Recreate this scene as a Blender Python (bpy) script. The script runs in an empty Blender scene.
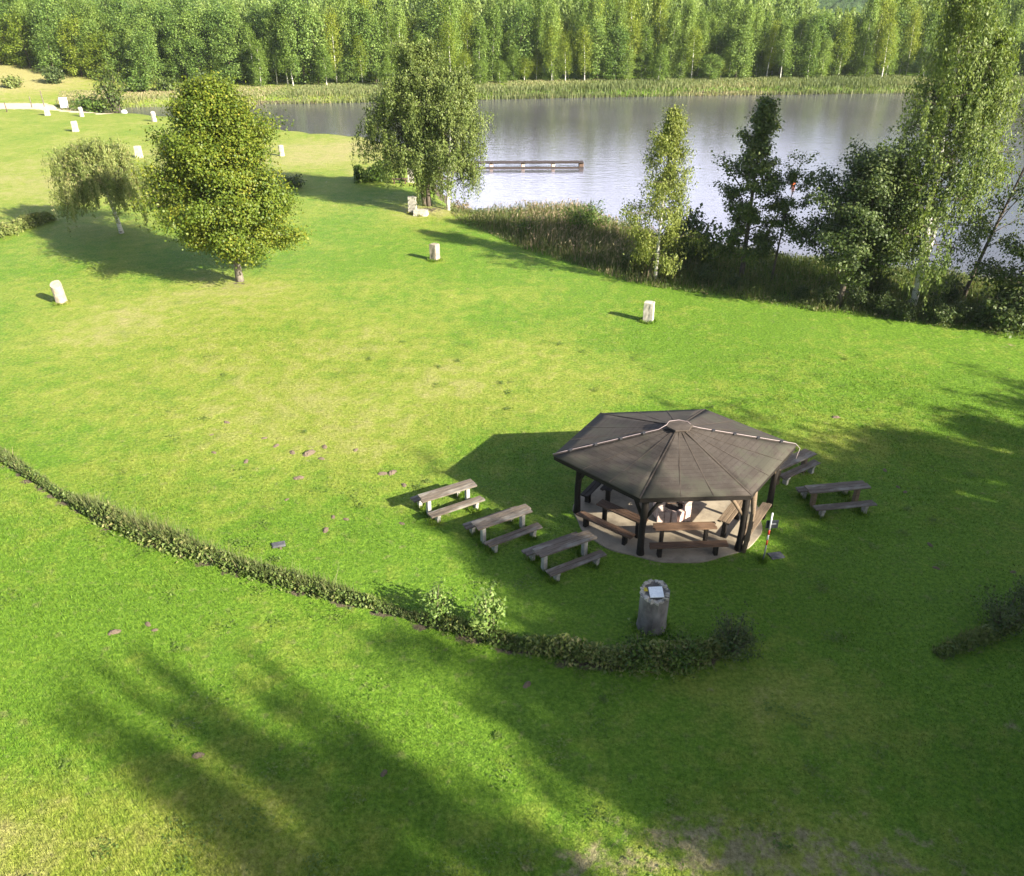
import bpy, math, random
import numpy as np
from mathutils import Vector, Matrix

# ------------------------------------------------------------------ camera, sky, sun, exposure
SC = bpy.context.scene
COL = SC.collection
CAM_H, PITCH, FPX = 15.0, math.radians(29.5), 811.0
cam = bpy.data.cameras.new("camera")
cam.sensor_fit = 'HORIZONTAL'
cam.sensor_width = 36.0
cam.lens = FPX / 1024 * 36.0
cam.clip_start = 0.1
cam.clip_end = 9000
cam_o = bpy.data.objects.new("camera", cam)
COL.objects.link(cam_o)
cam_o.location = (0, 0, CAM_H)
cam_o.rotation_euler = (math.pi / 2 - PITCH, 0, 0)
SC.camera = cam_o

SUN_EL = math.radians(27.0)
SUN_AZ = math.radians(-36.0)                      # direction towards the sun, from +X
SUNV = Vector((math.cos(SUN_AZ) * math.cos(SUN_EL), math.sin(SUN_AZ) * math.cos(SUN_EL), math.sin(SUN_EL)))
world = bpy.data.worlds.new("World")
SC.world = world
world.use_nodes = True
wn, wl = world.node_tree.nodes, world.node_tree.links
bg = wn["Background"]
sky = wn.new("ShaderNodeTexSky")
sky.sky_type = 'NISHITA'
sky.sun_disc = False
sky.sun_elevation = SUN_EL
sky.sun_rotation = math.pi / 2 - SUN_AZ
sky.dust_density = 1.5
# unseen pale cloud low over the far shore, added to brighten the lake's reflection
tc = wn.new("ShaderNodeTexCoord")
sep = wn.new("ShaderNodeSeparateXYZ")
wl.new(tc.outputs["Generated"], sep.inputs[0])


def wmap(src, a, b):
    r_ = wn.new("ShaderNodeMapRange")
    r_.interpolation_type = 'SMOOTHSTEP'
    wl.new(src, r_.inputs[0])
    r_.inputs[1].default_value, r_.inputs[2].default_value = a, b
    return r_.outputs[0]


def wmul(a, b):
    r_ = wn.new("ShaderNodeMath")
    r_.operation = 'MULTIPLY'
    wl.new(a, r_.inputs[0])
    if isinstance(b, float):
        r_.inputs[1].default_value = b
    else:
        wl.new(b, r_.inputs[1])
    return r_.outputs[0]


cmap = wn.new("ShaderNodeMapping")
cmap.inputs["Scale"].default_value = (1, 1, 3.2)
wl.new(tc.outputs["Generated"], cmap.inputs[0])
cn = wn.new("ShaderNodeTexNoise")
cn.inputs["Scale"].default_value = 2.2
cn.inputs["Detail"].default_value = 5
wl.new(cmap.outputs[0], cn.inputs["Vector"])
cf = wmul(wmul(wmap(cn.outputs["Fac"], .34, .62), wmap(sep.outputs["Y"], .25, .8)), wmap(sep.outputs["Z"], .75, .25))
cmx = wn.new("ShaderNodeMix")
cmx.data_type = 'RGBA'
wl.new(wmul(wmul(cf, wmap(sep.outputs["X"], .62, .0)), .9), cmx.inputs[0])
wl.new(sky.outputs[0], cmx.inputs[6])
cmx.inputs[7].default_value = (21.5, 21.8, 28.0, 1)
wl.new(cmx.outputs[2], bg.inputs[0])
bg.inputs[1].default_value = 0.056
sun = bpy.data.lights.new("sun", 'SUN')
sun.energy = 5.0
sun.angle = math.radians(0.55)
sun.color = (1.0, 0.92, 0.76)
sun_o = bpy.data.objects.new("sun", sun)
COL.objects.link(sun_o)
sun_o.rotation_euler = (-SUNV).to_track_quat('-Z', 'Y').to_euler()
sun_o.location = (60, -40, 60)
SC.view_settings.view_transform = 'Standard'
SC.view_settings.look = 'None'
SC.view_settings.gamma = 1.0
SC.view_settings.use_curve_mapping = False
SC.view_settings.exposure = 2.0
SC.cycles.max_bounces = 6
SC.cycles.diffuse_bounces = 3
SC.cycles.glossy_bounces = 2
SC.cycles.transmission_bounces = 3
SC.cycles.transparent_max_bounces = 4
SC.cycles.use_denoising = True

# ------------------------------------------------------------------ helpers
_F = np.array([0, math.cos(PITCH), -math.sin(PITCH)])
_U = np.array([0, math.sin(PITCH), math.cos(PITCH)])


def at(x, y, z=0.0):
    """Point of the horizontal plane at height z that the photograph shows at pixel x, y."""
    d = _F + np.array([1, 0, 0]) * (x - 512) / FPX - _U * (y - 438) / FPX
    t = (z - CAM_H) / d[2]
    return np.array([d[0] * t, d[1] * t, z])


def tag(o, label=None, cat=None, group=None, kind=None):
    if label: o["label"] = label
    if cat: o["category"] = cat
    if group: o["group"] = group
    if kind: o["kind"] = kind
    return o


def empty(name, loc, rz=0.0):
    o = bpy.data.objects.new(name, None)
    COL.objects.link(o)
    o.location = Vector([float(v) for v in loc])
    o.rotation_euler = (0, 0, rz)
    o.empty_display_size = 0.3
    return o


def link(name, me, parent=None, loc=(0, 0, 0)):
    o = bpy.data.objects.new(name, me)
    COL.objects.link(o)
    o.location = Vector([float(v) for v in loc])
    if parent is not None:
        o.parent = parent
    return o


def copy_tree(o, parent=None):
    c = o.copy()
    COL.objects.link(c)
    if parent is not None:
        c.parent = parent
    for ch in list(o.children):
        copy_tree(ch, c)
    return c


def np_mesh(name, verts, faces, mats=(), attrs=None, smooth=False):
    """Mesh out of numpy arrays; faces is an (n, 3) or (n, 4) index array."""
    me = bpy.data.meshes.new(name)
    verts = np.asarray(verts, np.float32)
    faces = np.asarray(faces, np.int32)
    n, k = faces.shape
    me.vertices.add(len(verts))
    me.vertices.foreach_set("co", verts.ravel())
    me.loops.add(n * k)
    me.loops.foreach_set("vertex_index", faces.ravel())
    me.polygons.add(n)
    me.polygons.foreach_set("loop_start", np.arange(0, n * k, k, dtype=np.int32))
    me.polygons.foreach_set("loop_total", np.full(n, k, np.int32))
    if smooth:
        me.polygons.foreach_set("use_smooth", np.ones(n, bool))
    for m in mats:
        me.materials.append(m)
    for an, av in (attrs or {}).items():
        a = me.attributes.new(an, 'FLOAT', 'POINT')
        a.data.foreach_set("value", np.asarray(av, np.float32))
    me.update(calc_edges=True)
    return me


class MB:
    """Collects boxes, tubes and prisms that become ONE mesh object."""

    def __init__(s):
        s.v, s.f = [], []

    def add(s, v, f):
        b = len(s.v)
        s.v += [tuple(float(c) for c in p) for p in v]
        s.f += [tuple(i + b for i in q) for q in f]

    def box(s, c, size, rz=0.0, M=None, jit=0.0, rng=None):
        M = M or Matrix.Rotation(rz, 3, 'Z')
        v = []
        for z in (-.5, .5):
            for x, y in ((-.5, -.5), (.5, -.5), (.5, .5), (-.5, .5)):
                p = Vector((x * size[0], y * size[1], z * size[2]))
                if jit:
                    p += Vector((rng.uniform(-jit, jit), rng.uniform(-jit, jit), rng.uniform(-jit, jit)))
                v.append(Vector(c) + M @ p)
        s.add(v, [(3, 2, 1, 0), (4, 5, 6, 7), (0, 1, 5, 4), (1, 2, 6, 5), (2, 3, 7, 6), (3, 0, 4, 7)])

    def bar(s, a, b, w, h, jit=0.0, rng=None):
        a, b = Vector(a), Vector(b)
        d = b - a
        x = d.normalized()
        up = Vector((0, 0, 1)) if abs(x.z) < .95 else Vector((0, 1, 0))
        y = up.cross(x).normalized()
        z = x.cross(y)
        s.box((a + b) / 2, (d.length, w, h), M=Matrix((x, y, z)).transposed(), jit=jit, rng=rng)

    def tube(s, pts, radii, n=7, cap=True):
        pts = [Vector([float(c) for c in p]) for p in pts]
        rings = []
        t0 = (pts[1] - pts[0]).normalized()
        ref = Vector((1, 0, 0)) if abs(t0.x) < .8 else Vector((0, 1, 0))
        v = []
        for i, p in enumerate(pts):
            t = (pts[min(i + 1, len(pts) - 1)] - pts[max(i - 1, 0)]).normalized()
            a = (ref - t * ref.dot(t)).normalized()
            b = t.cross(a)
            ref = a
            for k in range(n):
                q = 2 * math.pi * k / n
                v.append(p + (a * math.cos(q) + b * math.sin(q)) * radii[i])
        f = []
        for i in range(len(pts) - 1):
            for k in range(n):
                k2 = (k + 1) % n
                f.append((i * n + k, i * n + k2, (i + 1) * n + k2, (i + 1) * n + k))
        if cap:
            f.append(tuple(range(n - 1, -1, -1)))
            f.append(tuple(range((len(pts) - 1) * n, len(pts) * n)))
        s.add(v, f)

    def prism(s, poly, z0, z1):
        n = len(poly)
        v = [(p[0], p[1], z0) for p in poly] + [(p[0], p[1], z1) for p in poly]
        f = [tuple(range(n - 1, -1, -1)), tuple(range(n, 2 * n))]
        f += [(i, (i + 1) % n, n + (i + 1) % n, n + i) for i in range(n)]
        s.add(v, f)

    def mesh(s, name, mat, smooth=False):
        me = bpy.data.meshes.new(name)
        me.from_pydata(s.v, [], s.f)
        if smooth:
            me.polygons.foreach_set("use_smooth", [True] * len(me.polygons))
        me.materials.append(mat)
        me.update()
        return me

    def build(s, name, mat, parent=None, loc=(0, 0, 0), smooth=False, bevel=0.0):
        o = link(name, s.mesh(name, mat, smooth), parent, loc)
        if bevel:
            b = o.modifiers.new("bevel", 'BEVEL')
            b.width = bevel
            b.segments = 2
            b.limit_method = 'ANGLE'
        return o


# ------------------------------------------------------------------ materials
class NT:
    def __init__(s, name):
        s.m = bpy.data.materials.new(name)
        s.m.use_nodes = True
        s.t = s.m.node_tree
        s.p = s.t.nodes["Principled BSDF"]
        s.out = s.t.nodes["Material Output"]

    def n(s, typ, **kw):
        nd = s.t.nodes.new(typ)
        for k, v in kw.items():
            if hasattr(nd, k) and not k[0].isupper():
                setattr(nd, k, v)
            else:
                nd.inputs[k.replace('_', ' ')].default_value = v
        return nd

    def l(s, a, b):
        s.t.links.new(a, b)

    def pos(s):
        return s.n("ShaderNodeNewGeometry").outputs["Position"]

    def obj(s):
        return s.n("ShaderNodeTexCoord").outputs["Object"]

    def noise(s, vec, scale, detail=4.0, rough=.55, stretch=None):
        if stretch:
            mp = s.n("ShaderNodeMapping")
            mp.inputs["Scale"].default_value = stretch
            s.l(vec, mp.inputs["Vector"])
            vec = mp.outputs[0]
        nd = s.n("ShaderNodeTexNoise", Scale=scale, Detail=detail, Roughness=rough)
        s.l(vec, nd.inputs["Vector"])
        return nd.outputs["Fac"]

    def ramp(s, fac, stops):
        r = s.n("ShaderNodeValToRGB")
        e = r.color_ramp.elements
        while len(e) < len(stops):
            e.new(0.5)
        for i, (p, c) in enumerate(stops):
            e[i].position = p
            e[i].color = (c[0], c[1], c[2], 1) if not isinstance(c, (int, float)) else (c, c, c, 1)
        s.l(fac, r.inputs[0])
        return r.outputs[0]

    def mix(s, fac, a, b, mode='MIX'):
        nd = s.n("ShaderNodeMix")
        nd.data_type = 'RGBA'
        nd.blend_type = mode
        for v, i in ((fac, 0), (a, 6), (b, 7)):
            if hasattr(v, "is_linked") or hasattr(v, "links"):
                s.l(v, nd.inputs[i])
            elif i == 0:
                nd.inputs[0].default_value = v
            else:
                nd.inputs[i].default_value = (v[0], v[1], v[2], 1)
        return nd.outputs[2]

    def math(s, op, a, b=None, clamp=False):
        nd = s.n("ShaderNodeMath")
        nd.operation = op
        nd.use_clamp = clamp
        for i, v in enumerate((a, b)):
            if v is None: continue
            if isinstance(v, (int, float)):
                nd.inputs[i].default_value = v
            else:
                s.l(v, nd.inputs[i])
        return nd.outputs[0]

    def attr(s, name):
        nd = s.n("ShaderNodeAttribute")
        nd.attribute_name = name
        return nd.outputs["Fac"]

    def bump(s, h, strength=.4, dist=.02, prev=None):
        nd = s.n("ShaderNodeBump", Strength=strength, Distance=dist)
        s.l(h, nd.inputs["Height"])
        if prev is not None:
            s.l(prev, nd.inputs["Normal"])
        return nd.outputs[0]

    def done(s, color=None, rough=.8, spec=.3, normal=None):
        if color is not None:
            if isinstance(color, tuple):
                s.p.inputs["Base Color"].default_value = (*color, 1)
            else:
                s.l(color, s.p.inputs["Base Color"])
        s.p.inputs["Roughness"].default_value = rough
        s.p.inputs["Specular IOR Level"].default_value = spec
        if normal is not None:
            s.l(normal, s.p.inputs["Normal"])
        return s.m


def lawn_color(m):
    """Colour of the mown lawn at a place: lush, yellowish and dry patches, bare soil, sand."""
    P = m.pos()
    big = m.noise(P, .045, 3)
    mid = m.noise(P, .22, 4, .6)
    sm = m.noise(P, 1.3, 4, .65)
    fine = m.noise(P, 9.0, 3, .7)
    lush = m.ramp(fine, [(.28, (.050, .112, .009)), (.5, (.098, .188, .014)), (.72, (.165, .265, .028))])
    yel = m.ramp(fine, [(.28, (.112, .155, .018)), (.5, (.198, .238, .034)), (.75, (.31, .335, .075))])
    dry = m.ramp(fine, [(.25, (.18, .170, .055)), (.5, (.285, .262, .100)), (.75, (.39, .350, .165))])
    a_dry = m.attr("dry")
    t = m.math('ADD', m.math('MULTIPLY', mid, .95), m.math('MULTIPLY', sm, 1.15))
    t = m.math('ADD', t, -.42)
    t = m.math('ADD', t, m.math('MULTIPLY', big, .5))
    t = m.math('ADD', t, m.math('MULTIPLY', a_dry, .62))
    fy = m.n("ShaderNodeMapRange")
    m.l(t, fy.inputs[0])
    fy.inputs[1].default_value, fy.inputs[2].default_value = .82, 1.28
    c = m.mix(fy.outputs[0], lush, yel)
    fd = m.n("ShaderNodeMapRange")
    m.l(t, fd.inputs[0])
    fd.inputs[1].default_value, fd.inputs[2].default_value = 1.24, 1.72
    c = m.mix(fd.outputs[0], c, dry)
    clover = m.noise(P, .55, 5, .7)
    c = m.mix(m.ramp(clover, [(.55, 0), (.72, .38)]), c, m.ramp(fine, [(.3, (.034, .085, .010)), (.7, (.085, .165, .020))]))
    speck = m.noise(P, 3.4, 2, .5)
    c = m.mix(m.ramp(speck, [(.60, 0), (.76, .42)]), c, m.ramp(fine, [(.3, (.13, .12, .05)), (.7, (.30, .27, .13))]))
    soil = m.ramp(fine, [(.3, (.055, .044, .028)), (.7, (.15, .125, .082))])
    fs = m.n("ShaderNodeMapRange")
    m.l(m.math('ADD', m.attr("soil"), m.math('MULTIPLY', m.math('SUBTRACT', m.math('ADD', m.math('MULTIPLY', sm, .5), m.math('MULTIPLY', speck, .5)), .5), 1.7)), fs.inputs[0])
    fs.inputs[1].default_value, fs.inputs[2].default_value = .45, .62
    c = m.mix(fs.outputs[0], c, soil)
    grit = m.noise(P, 2.1, 5, .68)
    fb_ = m.n("ShaderNodeMapRange")
    m.l(m.math('ADD', m.attr("bare"), m.math('MULTIPLY', m.math('SUBTRACT', grit, .5), 2.4)), fb_.inputs[0])
    fb_.inputs[1].default_value, fb_.inputs[2].default_value = .62, .95
    c = m.mix(m.math('MULTIPLY', fb_.outputs[0], .85), c, m.ramp(fine, [(.3, (.15, .125, .065)), (.7, (.33, .28, .17))]))
    sand = m.ramp(fine, [(.3, (.46, .37, .25)), (.7, (.62, .52, .38))])
    fa = m.n("ShaderNodeMapRange")
    m.l(m.math('ADD', m.attr("sand"), m.math('MULTIPLY', m.math('SUBTRACT', sm, .5), .5)), fa.inputs[0])
    fa.inputs[1].default_value, fa.inputs[2].default_value = .45, .6
    c = m.mix(fa.outputs[0], c, sand)
    return c, P, fine, sm


def mat_lawn():
    m = NT("lawn")
    c, P, fine, sm = lawn_color(m)
    b1 = m.bump(m.noise(P, 22, 3, .7), .9, .06)
    b2 = m.bump(sm, .5, .22, b1)
    return m.done(c, .85, .15, b2)


def mat_blade():
    m = NT("lawn_blades")
    c, P, fine, sm = lawn_color(m)
    tint = m.attr("tint")
    k = m.ramp(tint, [(0, .72), (1, 1.32)])
    c = m.mix(1.0, c, k, 'MULTIPLY')
    m.l(c, m.p.inputs["Base Color"])
    m.p.inputs["Roughness"].default_value = .6
    m.p.inputs["Specular IOR Level"].default_value = .2
    tr = m.n("ShaderNodeBsdfTranslucent")
    m.l(c, tr.inputs[0])
    mx = m.n("ShaderNodeMixShader", Fac=.3)
    m.l(m.p.outputs[0], mx.inputs[1])
    m.l(tr.outputs[0], mx.inputs[2])
    m.l(mx.outputs[0], m.out.inputs[0])
    return m.m


def mat_leaf(name, stops, transl=.32, rough=.5, objvar=0.0, big=.0):
    """Foliage: colour from a per-leaf value, some light passing through."""
    m = NT(name)
    f = m.attr("tint")
    if objvar:
        oi = m.n("ShaderNodeObjectInfo")
        f = m.math('ADD', f, m.math('MULTIPLY', m.math('SUBTRACT', oi.outputs["Random"], .5), objvar), True)
    if big:
        nz = m.noise(m.obj(), big, 2)
        f = m.math('ADD', f, m.math('MULTIPLY', m.math('SUBTRACT', nz, .5), .9), True)
    c = m.ramp(f, stops)
    m.l(c, m.p.inputs["Base Color"])
    m.p.inputs["Roughness"].default_value = rough
    m.p.inputs["Specular IOR Level"].default_value = .25
    tr = m.n("ShaderNodeBsdfTranslucent")
    m.l(m.mix(1.0, c, (1.25, 1.25, .6), 'MULTIPLY'), tr.inputs[0])
    mx = m.n("ShaderNodeMixShader", Fac=transl)
    m.l(m.p.outputs[0], mx.inputs[1])
    m.l(tr.outputs[0], mx.inputs[2])
    m.l(mx.outputs[0], m.out.inputs[0])
    return m.m


def mat_plain(name, c0, c1, scale=6, rough=.8, bump=.3, dist=.01, stretch=None, spec=.3, detail=5, c2=None):
    m = NT(name)
    f = m.noise(m.obj(), scale, detail, .62, stretch)
    st = [(.3, c0), (.7, c1)] if c2 is None else [(.28, c0), (.5, c1), (.72, c2)]
    c = m.ramp(f, st)
    return m.done(c, rough, spec, m.bump(f, bump, dist))


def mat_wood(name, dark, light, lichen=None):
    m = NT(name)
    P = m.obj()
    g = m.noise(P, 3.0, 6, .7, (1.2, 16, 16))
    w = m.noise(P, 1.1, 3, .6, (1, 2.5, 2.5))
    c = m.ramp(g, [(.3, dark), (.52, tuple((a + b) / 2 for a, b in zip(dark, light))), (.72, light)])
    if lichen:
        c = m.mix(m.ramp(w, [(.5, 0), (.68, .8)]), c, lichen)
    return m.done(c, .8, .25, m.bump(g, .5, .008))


def mat_birch():
    m = NT("birch_bark")
    P = m.obj()
    f = m.noise(P, 3.2, 4, .7, (1, 1, 3.2))
    c = m.ramp(f, [(.36, (.03, .028, .025)), (.46, (.5, .48, .44)), (.8, (.74, .72, .68))])
    return m.done(c, .75, .3, m.bump(f, .3, .01))


def mat_water():
    m = NT("lake_water")
    P = m.pos()
    a = m.noise(P, .9, 3, .6, (1.0, 2.2, 1))
    b = m.noise(P, 4.0, 3, .6, (1.0, 1.8, 1))
    n1 = m.bump(a, .24, .10)
    n2 = m.bump(b, .26, .035, n1)
    c = m.ramp(m.noise(P, .05, 3), [(.35, (.066, .064, .074)), (.65, (.088, .084, .098))])
    m.done(c, .07, .5, n2)
    m.p.inputs["IOR"].default_value = 1.333
    return m.m


def mat_roof():
    m = NT("roof_felt")
    P = m.obj()
    f = m.noise(P, 2.2, 5, .65)
    g = m.noise(P, 40, 2, .6)
    s = m.attr("slope")
    wv = m.math('FRACT', m.math('MULTIPLY', s, 6.5))
    line = m.ramp(wv, [(.0, .0), (.14, 1.0), (.90, 1.0), (1.0, .0)])
    c = m.ramp(f, [(.3, (.037, .030, .026)), (.55, (.049, .041, .036)), (.75, (.064, .054, .048))])
    c = m.mix(m.ramp(g, [(.4, 0), (.7, .35)]), c, (.068, .058, .051))
    wn_ = m.n("ShaderNodeTexWhiteNoise")
    wn_.noise_dimensions = '1D'
    m.l(m.math('FLOOR', m.math('MULTIPLY', s, 6.5)), wn_.inputs['W'])
    c = m.mix(m.math('MULTIPLY', wn_.outputs[0], .35), c, (.040, .031, .026))
    c = m.mix(m.math('MULTIPLY', m.math('SUBTRACT', 1.0, line), .7), c, (.028, .022, .018))
    st = m.noise(P, 5.0, 6, .75)
    c = m.mix(m.ramp(st, [(.50, 0), (.72, .55)]), c, (.074, .065, .058))
    moss = m.ramp(m.math('MULTIPLY', m.math('ADD', m.noise(P, 1.4, 5, .7), m.math('MULTIPLY', s, .09)), 1.0), [(.66, 0), (.78, .6)])
    c = m.mix(moss, c, (.055, .055, .040))
    return m.done(c, .9, .2, m.bump(line, .25, .012, m.bump(g, .3, .006)))


M = {}
M['lawn'] = mat_lawn()
M['blade'] = mat_blade()
M['water'] = mat_water()
M['birch'] = mat_birch()
M['bark'] = mat_plain("bark", (.045, .036, .028), (.15, .12, .095), 9, .9, .7, .02, (1, 1, .3))
M['bark_grey'] = mat_plain("bark_grey", (.10, .085, .07), (.26, .225, .19), 8, .9, .6, .02, (1, 1, .35))
M['roof'] = mat_roof()
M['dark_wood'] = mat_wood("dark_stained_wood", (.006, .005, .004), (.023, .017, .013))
M['grey_wood'] = mat_wood("weathered_wood", (.060, .047, .036), (.165, .135, .108), (.22, .205, .18))
M['brown_wood'] = mat_wood("brown_wood", (.052, .030, .019), (.15, .090, .058))
M['dark_deck'] = mat_wood("dark_deck_wood", (.022, .016, .014), (.075, .055, .048))
M['red_wood'] = mat_wood("reddish_wood", (.070, .040, .025), (.19, .115, .072))
M['pale_wood'] = mat_wood("peeled_pale_wood", (.085, .058, .038), (.215, .16, .108))
M['concrete'] = mat_plain("concrete", (.22, .21, .19), (.38, .365, .34), 5, .9, .4, .01)
M['slab'] = mat_plain("floor_concrete", (.135, .108, .080), (.25, .21, .155), 1.6, .9, .3, .006, c2=(.31, .265, .20))
M['stone_light'] = mat_plain("light_stone", (.24, .22, .185), (.43, .40, .35), 3.5, .88, .6, .03)
M['stone_weathered'] = mat_plain("weathered_stone", (.055, .050, .047), (.16, .148, .135), 2.6, .92, .8, .05, (1, 1, .45), c2=(.28, .26, .24))
M['stone_tan'] = mat_plain("tan_stone", (.20, .165, .125), (.36, .31, .25), 4, .9, .6, .03)
M['stone_pink'] = mat_plain("pink_stone", (.40, .28, .24), (.62, .49, .44), 6, .9, .6, .02)
M['ash'] = mat_plain("charred_stone", (.02, .018, .016), (.07, .06, .055), 6, .95, .5, .02)
M['steel'] = mat_plain("rusty_steel", (.05, .035, .028), (.16, .10, .07), 12, .55, .3, .005)
M['zinc'] = mat_plain("zinc", (.26, .20, .20), (.36, .29, .29), 15, .45, .2, .003, spec=.5)
M['black'] = mat_plain("black_plastic", (.015, .015, .017), (.035, .035, .04), 20, .6, .1, .002)
M['white'] = mat_plain("white_paint", (.50, .50, .50), (.62, .62, .61), 10, .6, .1, .002)
M['red'] = mat_plain("red_paint", (.50, .045, .025), (.62, .07, .04), 10, .55, .1, .002)
M['grey_paint'] = mat_plain("grey_paint", (.13, .135, .145), (.20, .205, .215), 10, .5, .1, .002)
M['sign_back'] = mat_plain("sign_back", (.012, .015, .018), (.026, .030, .036), 9, .5, .1, .002)
M['plaque'] = mat_plain("plaque_metal", (.58, .61, .64), (.78, .80, .82), 14, .35, .1, .002, spec=.5)
M['yellow'] = mat_plain("yellow_lichen", (.35, .27, .02), (.55, .45, .05), 14, .9, .5, .01)
M['orange'] = mat_plain("orange_plastic", (.60, .12, .04), (.72, .18, .06), 9, .5, .1, .002)
M['mole'] = mat_plain("mole_soil", (.10, .074, .052), (.22, .165, .125), 14, .95, .9, .04)
M['rock'] = mat_plain("grey_rock", (.045, .046, .052), (.10, .10, .11), 8, .9, .6, .02)

L_MAPLE = mat_leaf("maple_leaves", [(0, (.040, .076, .009)), (.4, (.092, .138, .015)), (.7, (.160, .186, .020)), (.9, (.222, .220, .026)), (1, (.25, .225, .028))], .34, .5)
L_BIRCH = mat_leaf("birch_leaves", [(0, (.040, .066, .013)), (.5, (.082, .122, .022)), (1, (.150, .182, .040))], .36)
L_BIRCHY = mat_leaf("yellowing_birch_leaves", [(0, (.056, .084, .013)), (.5, (.118, .155, .024)), (1, (.215, .240, .062))], .38)
L_BIRCHD = mat_leaf("dense_birch_leaves", [(0, (.052, .084, .018)), (.5, (.120, .160, .038)), (1, (.200, .235, .072))], .34)
L_BIRCHB = mat_leaf("hanging_birch_leaves", [(0, (.056, .092, .020)), (.5, (.118, .168, .038)), (1, (.205, .250, .080))], .38)
L_WEEP = mat_leaf("olive_weeping_leaves", [(0, (.075, .105, .026)), (.45, (.155, .195, .050)), (.8, (.24, .255, .088)), (1, (.32, .29, .13))], .32)
L_ALDER = mat_leaf("alder_leaves", [(0, (.036, .062, .016)), (.5, (.078, .118, .030)), (.85, (.13, .168, .045)), (1, (.17, .19, .052))], .34)
L_DARK = mat_leaf("dark_shrub_leaves", [(0, (.030, .052, .015)), (.5, (.066, .098, .028)), (1, (.118, .150, .048))], .3)
L_FRESH = mat_leaf("fresh_sapling_leaves", [(0, (.07, .13, .025)), (.5, (.15, .23, .05)), (1, (.29, .36, .12))], .4)
L_HEDGE = mat_leaf("hedge_leaves", [(0, (.052, .090, .022)), (.45, (.115, .165, .040)), (.8, (.185, .215, .068)), (1, (.27, .25, .105))], .3)
L_BUSH = mat_leaf("bush_leaves", [(0, (.030, .060, .010)), (.5, (.075, .130, .020)), (1, (.14, .20, .04))], .35)
L_REED = mat_leaf("reed_blades", [(0, (.075, .105, .034)), (.45, (.155, .180, .070)), (.75, (.24, .22, .11)), (1, (.34, .265, .17))], .3)
L_REEDB = mat_leaf("brown_reed_blades", [(0, (.050, .085, .022)), (.4, (.115, .145, .044)), (.7, (.195, .172, .095)), (1, (.36, .265, .195))], .36)
L_FOR = [mat_leaf("forest_birch_leaves", [(0, (.064, .118, .018)), (.5, (.148, .225, .038)), (1, (.245, .325, .080))], .36, objvar=.5),
         mat_leaf("forest_oak_leaves", [(0, (.052, .102, .020)), (.5, (.120, .195, .040)), (1, (.205, .280, .068))], .32, objvar=.5),
         mat_leaf("forest_yellow_leaves", [(0, (.080, .130, .012)), (.5, (.165, .225, .024)), (1, (.27, .305, .045))], .38, objvar=.4)]
L_FAR = mat_leaf("far_wood_leaves", [(0, (.075, .128, .030)), (.5, (.172, .240, .062)), (1, (.275, .335, .11))], .38)

# ------------------------------------------------------------------ ground, lake, hill
RN = np.random.default_rng(7)
near_shore_px = [(1024, 290), (900, 274), (790, 262), (700, 248), (620, 235), (585, 216), (540, 218), (500, 217), (470, 215), (452, 203)]
near = [at(x, y, -.8)[:2] for x, y in near_shore_px]
near += [np.array(p) for p in ((-6.5, 72), (-8.5, 82), (-11.5, 90), (-15.5, 96), (-22, 98.5), (-30, 103.5), (-40, 110), (-50, 114.5), (-59, 116.5))]
far_b = [np.array(p) for p in ((-63, 120), (-56, 123), (-44, 126), (-31, 127.6), (-15, 130), (0, 133), (29.5, 137), (55, 139.5), (82, 141), (120, 142), (200, 135), (260, 90))]
right_e = [np.array(p) for p in ((200, 20), (120, 18), (70, 27), (45, 38))]
LAKE = np.array(near + far_b + right_e)


def poly_sd(P, poly):
    """Signed distance to a polygon, positive inside."""
    P = np.asarray(P, float)
    d = np.full(len(P), 1e9)
    inside = np.zeros(len(P), bool)
    n = len(poly)
    for i in range(n):
        a, b = poly[i], poly[(i + 1) % n]
        e = b - a
        w = P - a
        t = np.clip((w @ e) / (e @ e), 0, 1)
        d = np.minimum(d, np.hypot(*(w - t[:, None] * e).T))
        c = ((a[1] > P[:, 1]) != (b[1] > P[:, 1]))
        with np.errstate(divide='ignore', invalid='ignore'):
            xi = a[0] + (P[:, 1] - a[1]) * e[0] / (e[1] if e[1] != 0 else 1e-9)
        inside ^= c & (P[:, 0] < xi)
    return np.where(inside, d, -d)


def line_d(P, line):
    P = np.asarray(P, float)
    d = np.full(len(P), 1e9)
    for a, b in zip(line[:-1], line[1:]):
        e = b - a
        w = P - a
        t = np.clip((w @ e) / (e @ e), 0, 1)
        d = np.minimum(d, np.hypot(*(w - t[:, None] * e).T))
    return d


def vnoise(x, y, s, seed=0):
    """Smooth value noise from sines, cheap and repeatable."""
    r = np.random.default_rng(seed)
    o = np.zeros_like(x, float)
    for k in range(6):
        a = r.uniform(0, 6.28)
        f = s * r.uniform(.6, 1.7)
        o += np.sin((x * math.cos(a) + y * math.sin(a)) * f + r.uniform(0, 6.28))
    return o / 6


def ss(x, a, b):
    t = np.clip((x - a) / (b - a), 0, 1)
    return t * t * (3 - 2 * t)


HEDGE_PX = [(-60, 430), (0, 459), (60, 499), (130, 534), (200, 559), (290, 588), (380, 612), (450, 632), (520, 651), (600, 665), (660, 668), (710, 660), (745, 640)]
HEDGE = np.array([at(x, y)[:2] for x, y in HEDGE_PX])
HEDGE2 = np.array([at(x, y)[:2] for x, y in [(936, 656), (960, 648), (990, 636), (1030, 616)]])


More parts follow.
